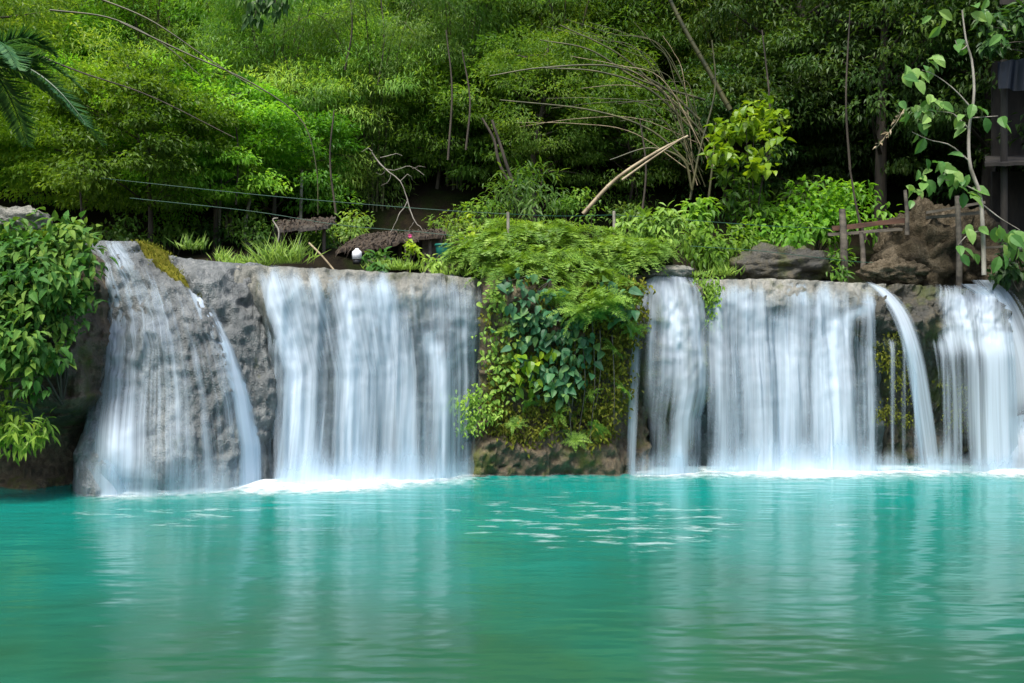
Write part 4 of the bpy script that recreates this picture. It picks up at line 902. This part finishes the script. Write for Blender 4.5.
# ---- fence posts and wires
def post(label, px, py0, py1, Y, r=.032):
    a, b = W(px, py0, Y), W(px, py1, Y); mb = MB(); tube(mb, [b, (a + b) / 2 + np.array([.006, 0, 0]), a - UP * .02, a], [r, r * .95, r * .95, r * .8], 8)
    return tag(mb.build('fence_post', M['pale_bark'], smooth=True), label, 'fence post', 'fence posts in the fern bank')
post('tall pale fence post standing in the ferns, left one', 508, 212, 262, 19.2)
post('short pale fence post in the ferns near the dark gap', 614, 211, 250, 20)
def wire(label, pts): return pole('fence_wire', label, 'wire', pts, .0055, .0055, 'wire', 'green fence wires strung above the falls', 28)
wire('upper green wire running over the shack toward the left fence post', [(100, 178, 19.6), (250, 194, 19.5), (350, 203, 19.4), (440, 210, 19.3), (507, 214, 19.15)])
wire('lower green wire sagging across the front of the shack', [(130, 198, 19.6), (250, 211, 19.5), (340, 225, 19.4), (430, 233, 19.3), (507, 243, 19.15)])
wire('green wire stretched between the two fence posts', [(509, 214, 19.15), (560, 216, 19.5), (613, 215, 19.95)])
wire('green wire running from the short post to the wooden rail', [(615, 215, 19.95), (700, 221, 20), (770, 226, 20), (840, 229, 20.3)])
wire('lower green wire above the right curtain', [(690, 246, 19.6), (760, 251, 19.6), (860, 262, 19.7), (920, 262, 19.8)])

# ---- shack behind the left ledge
def slab(mb, a, b, c, d, th=.05, nu=14, nv=10, rough=.02):
    """quad sheet with thickness from four world corners"""
    U, Vv = np.meshgrid(np.linspace(0, 1, nu), np.linspace(0, 1, nv)); U = U[..., None]; Vv = Vv[..., None]
    P = (a * (1 - U) + b * U) * (1 - Vv) + (d * (1 - U) + c * U) * Vv
    P = P + rng.normal(0, rough, P.shape) * np.array([.6, .3, 1])
    Q = P - np.array([0, 0, th]); n = nu * nv; f = grid_faces(nv, nu)
    mb.add(np.concatenate([P.reshape(-1, 3), Q.reshape(-1, 3)]), np.concatenate([f, f[:, ::-1] + n]))
    ring = list(range(nu)) + [nu * k + nu - 1 for k in range(1, nv)] + [n - 2 - k for k in range(nu - 1)] + [nu * k for k in range(nv - 2, 0, -1)]
    r = np.array(ring); r2 = np.roll(r, -1); allp = np.concatenate([P.reshape(-1, 3), Q.reshape(-1, 3)])
    mb.add(allp, np.stack([r, r2, r2 + n, r + n], -1))
def fringe(e, a, b, c, d, n=420, L=.34):
    u, v = rng.random((n, 1)), rng.random((n, 1)) ** .8
    P = (a * (1 - u) + b * u) * (1 - v) + (d * (1 - u) + c * u) * v + np.array([0, 0, .03])
    dn = unit((a + b - c - d)[None] * np.ones((n, 1))) + rng.normal(0, .22, (n, 3))
    mf = MB(); leaves(mf, P, dn, UP + rng.normal(0, .3, (n, 3)), L * (.5 + .8 * rng.random(n)), .035, .1, .25); mf.build('thatch_fringe', M['thatch'], e)
B0 = W(395, 270, 22); e = empty('shack', B0, 'low open shack with a sagging brown roof behind the left ledge', 'shack')
for (a, b, c, d) in [((362, 248, 21.2), (446, 233, 21.4), (440, 229, 23.4), (372, 236, 23.4)), ((335, 251, 21.6), (392, 240, 21.3), (398, 231, 23), (360, 236, 23))]:
    mb = MB(); slab(mb, *[W(*q) - B0 for q in (a, b, c, d)], th=.07, rough=.025); mb.build('roof', M['thatch'], e); fringe(e, *[W(*q) - B0 for q in (a, b, c, d)])
for p, q, Y in ((368, 247, 21.5), (430, 237, 21.6), (441, 236, 21.6), (400, 240, 23)):
    mb = MB(); a = W(p, q, Y) - B0; b = W(p, 285, Y) - B0; tube(mb, [b, a], .045, 7); mb.build('post', M['wood'], e, True)
mb = MB(); c = W(402, 262, 23.3) - B0; box(mb, c, (1.9, .06, 1.3)); mb.build('back_wall', M['dark_wood'], e)
mb = MB(); c = W(430, 255, 21.8) - B0; 
for k in range(5): box(mb, c + np.array([-.13 + k * .075, 0, .0]), (.07, .03, .95 + .03 * (k % 2)))
mb.build('plank_wall', M['wood'], e)
B0 = W(303, 270, 22); e = empty('lean_to', B0, 'small lean-to with a grey thatched roof left of the brown shack', 'shelter')
mb = MB(); slab(mb, *[W(*q) - B0 for q in ((277, 229, 21.4), (328, 226, 21.4), (336, 217, 22.8), (280, 221, 22.8))], th=.07, rough=.012); mb.build('roof', M['tin'], e); fringe(e, *[W(*q) - B0 for q in ((277, 229, 21.4), (328, 226, 21.4), (336, 217, 22.8), (280, 221, 22.8))], n=300)
for p in (282, 324):
    mb = MB(); tube(mb, [W(p, 285, 21.7) - B0, W(p, 228, 21.7) - B0], .04, 7); mb.build('post', M['bark'], e, True)
# green bin, white jug, pink flower, dish
def lathe(mb, prof, n=20, mat=0):
    th = np.arange(n) * 2 * np.pi / n; p = np.array(prof)
    V = np.stack([p[:, 0:1] * np.cos(th), p[:, 0:1] * np.sin(th), np.repeat(p[:, 1:2], n, 1)], -1)
    i = np.arange(len(p) - 1)[:, None] * n; j = np.arange(n)[None]; j2 = (j + 1) % n
    mb.add(V, np.stack([i + j, i + j2, i + n + j2, i + n + j], -1).reshape(-1, 4), None, mat)
e = empty('plastic_bin', W(444, 262, 21), 'green plastic bin standing beside the shack', 'bin')
mb = MB(); lathe(mb, [(0, 0), (.15, 0), (.18, .36), (.17, .38)]); mb.build('body', M['green_plastic'], e, True)
mb = MB(); lathe(mb, [(.185, .33), (.2, .34), (.2, .37), (.185, .38), (.16, .375)]); mb.build('rim', M['green_plastic'], e, True)
e = empty('water_jug', W(357, 264, 21), 'white plastic jug on a black base under the shack roof', 'jug')
mb = MB(); lathe(mb, [(0, .1), (.1, .1), (.105, .2), (.10, .26), (.05, .3), (.03, .33), (0, .335)]); mb.build('body', M['white_plastic'], e, True)
mb = MB(); lathe(mb, [(0, 0), (.085, 0), (.085, .1), (0, .1)]); mb.build('base', M['black_plastic'], e, True)
e = empty('pink_flower', W(410, 236, 21.2), 'single pink flower above the shack roof', 'flower')
mb = MB(); a = np.arange(6) * 1.047; D = np.stack([np.cos(a), -.35 + 0 * a, np.sin(a)], -1); big_leaves(mb, np.zeros((6, 3)), D, np.array([[0, -1., 0]] * 6), .05, .04); mb.build('petals', M['pink'], e)
mb = MB(); tube(mb, [(0, .01, 0), (.01, .05, -.12), (0, .08, -.3)], .006, 5); mb.build('stem', M['bark'], e)

# ---- earth bank and rails on the right
def blob(name, label, cat, px, py, Y, s, mat, seed, amp=.22, fs=2.0, flat=None):
    n1, n2 = 60, 40; th = np.linspace(0, 2 * np.pi, n1); ph = np.linspace(-.5 * np.pi, .5 * np.pi, n2); T, Ph = np.meshgrid(th, ph)
    d = np.stack([np.cos(Ph) * np.cos(T), np.cos(Ph) * np.sin(T), np.sin(Ph)], -1)
    c = W(px, py, Y); P = d * np.array(s); q = P + c
    P = P + d * ((fbm(d * fs, seed, 5) * amp + fbm(d * fs * 4, seed + 3, 3) * amp * .3)[..., None]) * max(s)
    mb = MB(); mb.add(P, grid_faces(n2, n1)); return tag(mb.build(name, M[mat], smooth=True, loc=c), label, cat)
blob('earth_bank', 'bare brown earth bank rising above the right ledge', 'earth bank', 925, 258, 20.6, (.95, .8, 1.05), 'earth', 71, .32, 2.6)
blob('earth_bank', 'shaded earth bank behind the sapling', 'earth bank', 975, 262, 21.0, (1.1, .8, .9), 'earth', 74, .25)
blob('boulder', 'pale crusty boulder at the foot of the earth bank', 'rock', 893, 273, 19.7, (.68, .4, .26), 'earth', 77, .14, 3)
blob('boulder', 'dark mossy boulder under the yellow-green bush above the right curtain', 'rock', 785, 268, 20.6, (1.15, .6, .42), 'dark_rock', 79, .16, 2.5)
blob('boulder', 'flat pale stone on top of the slim cascade', 'rock', 668, 273, 19.2, (.5, .4, .13), 'lip_rock', 83, .12, 2.5)
blob('boulder', 'mossy stone at the left edge behind the broad-leaved bush', 'rock', 18, 222, 17.2, (.5, .4, .25), 'lip_rock', 85, .15, 2.5)
def rail(label, a, b, s, mat, group=None, name='wooden_rail'):
    A, B = W(*a), W(*b); d = unit(B - A); z = unit(np.cross(np.cross(d, UP), d)); y = np.cross(z, d); R = np.stack([d, y, z], 1); mb = MB()
    Lg = np.linalg.norm(B - A); n = 14; t = np.linspace(-.5, .5, n) * Lg
    ring = np.array([[-.5, -.5], [.5, -.5], [.5, .5], [-.5, .5]]) * np.array([s[0], s[1]])
    V = np.array([[(tt, r[0] * (1 + rng.normal(0, .06)), r[1] * (1 + rng.normal(0, .06)) + .012 * math.sin(tt * 3)) for r in ring] for tt in t]).reshape(-1, 3) @ R.T + (A + B) / 2
    i = np.arange(n - 1)[:, None] * 4; j = np.arange(4)[None]; j2 = (j + 1) % 4
    mb.add(V, np.stack([i + j, i + j2, i + 4 + j2, i + 4 + j], -1).reshape(-1, 4)); mb.add(V[:4], [[3, 2, 1, 0]]); mb.add(V[-4:], [[0, 1, 2, 3]])
    return tag(mb.build(name, M[mat]), label, 'rail', group)
WG = 'weathered rails above the right ledge'
rail('reddish-brown plank rail left of the earth bank', (832, 228, 20.2), (905, 221, 20.2), (.05, .10), 'rust_wood', WG)
rail('grey pole rail under the reddish plank', (828, 234, 20.1), (902, 230, 20.1), (.06, .06), 'wood', WG)
rail('upper grey rail across the top of the earth bank', (926, 212, 19.9), (985, 203, 19.7), (.06, .05), 'wood', WG)
rail('lower grey rail across the top of the earth bank', (926, 217, 20.0), (985, 213, 19.8), (.07, .06), 'wood', WG)
for p, a, b, r, l in ((842, 209, 285, .075, 'thick broken-topped stump post left of the plank rail'), (861, 232, 275, .05, 'thin post under the plank rail'), (905, 190, 235, .04, 'dark post rising beside the earth bank'), (957, 196, 290, .055, 'grey post standing in front of the earth bank')):
    a_, b_ = W(p, a, 20 if p < 950 else 19.6), W(p + 2, b, 20 if p < 950 else 19.6); mb = MB(); tube(mb, curve([b_, (a_ + b_) / 2 + np.array([.02, 0, 0]), a_], 8), np.linspace(r * 1.15, r * .85, 8), 9)
    tag(mb.build('wooden_post', M['wood'], smooth=True), l, 'post', 'posts holding the rails on the right')
# timber platform at the right edge
B0 = W(1030, 285, 20.5); e = empty('timber_platform', B0, 'dark timber hut platform at the right edge behind the sapling', 'hut')
mb = MB(); slab(mb, *[W(*q) - B0 for q in ((985, 163, 19.8), (1120, 158, 19.8), (1120, 152, 22.5), (985, 156, 22.5))], th=.07, rough=.01); mb.build('floor_deck', M['dark_wood'], e)
for p in (1004, 1060, 1112):
    for Y in (20.1, 22):
        mb = MB(); tube(mb, [W(p, 290, Y) - B0, W(p, 60, Y) - B0], .07, 8); mb.build('post', M['dark_wood'], e, True)
mb = MB(); box(mb, W(1056, 110, 22.4) - B0, (2.9, .06, 2.2)); mb.build('back_wall', M['dark_wood'], e)
mb = MB(); box(mb, W(1056, 225, 22.4) - B0, (2.9, .06, 2.4)); mb.build('lower_wall', M['dark_wood'], e)
mb = MB(); slab(mb, *[W(*q) - B0 for q in ((1000, 0, 19.9), (1130, -8, 19.9), (1130, -40, 23), (1000, -40, 23))], th=.1, rough=.03); mb.build('roof', M['dark_wood'], e)
mb = MB(); a, b, c, d = [W(*q) for q in ((998, 62, 19.75), (1026, 58, 19.75), (1028, 92, 19.8), (1000, 88, 19.8))]
U, Vv = np.meshgrid(np.linspace(0, 1, 20), np.linspace(0, 1, 20)); U = U[..., None]; Vv = Vv[..., None]
Pt = (a * (1 - U) + b * U) * (1 - Vv) + (d * (1 - U) + c * U) * Vv; Pt[..., 1] += .06 * np.sin(U[..., 0] * 11 + Vv[..., 0] * 2)
mb.add(Pt, grid_faces(20, 20)); mb.add(Pt + np.array([0, .01, 0]), grid_faces(20, 20)[:, ::-1]); tag(mb.build('tarp', M['tarp'], smooth=True), 'dark blue tarp hanging under the roof at the right edge', 'tarp')
rail('pale pole sticking out at the far right below the platform', (985, 247, 18.9), (1060, 243, 18.9), (.04, .04), 'wood', WG)

# ---- big-leaved sapling on the right
Ys = 18.6; S0 = W(985, 262, Ys); e = empty('sapling', S0, 'slender sapling with large pale green leaves in front of the earth bank', 'sapling')
def sl(*pts): return [W(p[0], p[1], Ys + (p[2] if len(p) > 2 else 0)) - S0 for p in pts]
mb = MB(); tube(mb, curve(sl((984, 275), (983, 235), (980, 195), (970, 165), (969, 130), (974, 95), (972, 62), (966, 40), (962, 10)), 26), np.linspace(.045, .014, 26), 8); mb.build('trunk', M['pale_bark'], e, True)
for pts in ([(968, 160), (950, 145), (930, 140), (912, 132)], [(970, 130), (955, 115), (945, 112), (925, 110)], [(973, 110), (955, 90), (935, 75), (922, 70)], [(968, 45), (960, 50), (955, 40)], [(975, 190), (958, 182), (945, 180)], [(983, 205), (1000, 218), (1020, 230)], [(972, 118), (985, 117), (998, 116)], [(983, 230), (968, 235), (958, 245)]):
    mb = MB(); tube(mb, curve(sl(*pts), 9), np.linspace(.015, .005, 9), 5); mb.build('branch', M['pale_bark'], e, True)
mf = MB(); lp = []
for cx, cy, sp, n in ((910, 70, 9, 7), (918, 78, 8, 3), (930, 62, 8, 5), (903, 103, 7, 3), (918, 112, 9, 5), (933, 96, 8, 6), (926, 125, 10, 7), (962, 40, 5, 3), (970, 112, 12, 8), (945, 168, 14, 10), (925, 175, 14, 9), (912, 188, 10, 5), (957, 175, 10, 7), (968, 192, 8, 5), (970, 225, 6, 5), (962, 248, 6, 4), (1000, 36, 6, 3), (1002, 228, 8, 5), (1014, 234, 8, 7), (1005, 248, 8, 5), (940, 18, 7, 4), (975, 10, 10, 5), (1000, 118, 6, 2), (1018, 250, 6, 4)):
    for k in range(n): lp.append((cx + rng.normal(0, sp * .6), cy + rng.normal(0, sp * .5), Ys + rng.normal(0, .12)))
P = np.array([W(*q) for q in lp]) - S0; n = len(P)
D = np.array([0, -.3, -.75]) + rdir(n) * .75; N = np.array([0, -.75, .6]) + rdir(n) * .55
s = .75 + .5 * rng.random(n); big_leaves(mf, P, D, N, .27 * s, .165 * s, droop=.25, prof=((0, .08), (.2, .72), (.48, 1), (.78, .66), (1, .02))); mf.build('foliage', M['leaf_sap'], e)
pole('dead_leaf_stalk', 'pale withered leaf stalk hanging left of the sapling', 'dead leaf', [(905, 108, 19.2), (894, 126, 19.2), (878, 146, 19.2)], .012, .008, 'dead_culm')
for k in range(1):
    mf = MB(); t = rng.random(26); P = np.array([W(905 - 27 * a, 108 + 38 * a, 19.2) for a in t]); leaves(mf, P, np.array([-.5, -.3, -.6]) + rdir(26) * .7, rdir(26), .13, .05, rnd=rng.random(26))
    tag(mf.build('dead_leaf_stalk', M['dead_culm']), 'row of pale dry leaflets on the withered stalk', 'dead leaf')
bush('overhanging_twigs', 'dark leafy twigs hanging into the top edge left of centre', 'branch', [(243, -4, 12), (256, 4, 12), (266, -2, 12), (276, 8, 12), (284, -2, 12), (254, 18, 12)], 'leaf_dark', .13, .06, 16, .12, base=W(262, -40, 12))
for x_, y_, l_ in ((10.9, 16.8, 'broad-leaved bush on the right bank out past the slanting fall'), (11.3, 14.4, 'broad-leaved bush nearer along the right bank'), (11.6, 11.8, 'broad-leaved bush at the near end of the right bank'), (12.6, 18.4, 'broad-leaved bush behind the dark right-hand cliff')):
    cs_ = [(512 + F * (x_ + rng.normal(0, .5)) / (y_ + d_), HZ - F * (zz_ - CZ) / (y_ + d_), y_ + d_) for d_, zz_ in zip(rng.normal(0, .6, 34), .6 + 3.6 * rng.random(34))]
    bush('broadleaf_bush', l_, 'bush', cs_, 'leaf_mid', .2, .09, 26, .42, base=(x_ + .5, y_ + .2, .3))
bush('shade_plant', 'dark leaves hanging in front of the platform roof at the top right corner', 'plant', ell(1012, 30, 26, 26, 19.0, 19.6, 14), 'leaf_dark', .2, .09, 22, .25, base=W(1060, 60, 19.7))
bush('shade_plant', 'dark leafy plant under the platform at the right edge', 'plant', ell(1018, 265, 20, 18, 19.0, 19.6, 9), 'leaf_dark', .2, .09, 22, .25, base=W(1018, 292, 19.4))

# ------------------------------------------------------------------ light, sky, camera
ELEV, AZ = math.radians(64), math.radians(205)     # sun high, behind the camera to the left
sun = bpy.data.lights.new('sun', 'SUN'); sun.energy = 3.5; sun.angle = math.radians(20); sun.color = (1, .95, .87)
so = bpy.data.objects.new('sun', sun); COL.objects.link(so)
dirv = Vector((math.sin(AZ) * math.cos(ELEV), math.cos(AZ) * math.cos(ELEV), math.sin(ELEV)))
so.rotation_euler = dirv.to_track_quat('Z', 'Y').to_euler()
wd = bpy.data.worlds.new('World'); scene.world = wd; wd.use_nodes = True; nt = wd.node_tree
bg = nt.nodes['Background']; sky = nt.nodes.new('ShaderNodeTexSky'); sky.sky_type = 'NISHITA'; sky.sun_disc = False
sky.sun_elevation = ELEV; sky.sun_rotation = AZ; sky.air_density = 1.0; sky.dust_density = 3.0
nt.links.new(sky.outputs[0], bg.inputs[0]); bg.inputs[1].default_value = .15
cam = bpy.data.cameras.new('camera'); co = bpy.data.objects.new('camera', cam); COL.objects.link(co)
co.location = (0, 0, CZ); co.rotation_euler = (math.pi / 2, 0, 0); cam.sensor_width = 36; cam.lens = F / 1024 * 36
cam.shift_y = -(341.5 - HZ) / 1024; cam.clip_end = 500; scene.camera = co
vs = scene.view_settings; vs.view_transform = 'Standard'; vs.look = 'None'; vs.gamma = 1; vs.exposure = .75; vs.use_curve_mapping = False
scene.cycles.transparent_max_bounces = 24; scene.cycles.max_bounces = 7; scene.cycles.use_denoising = True
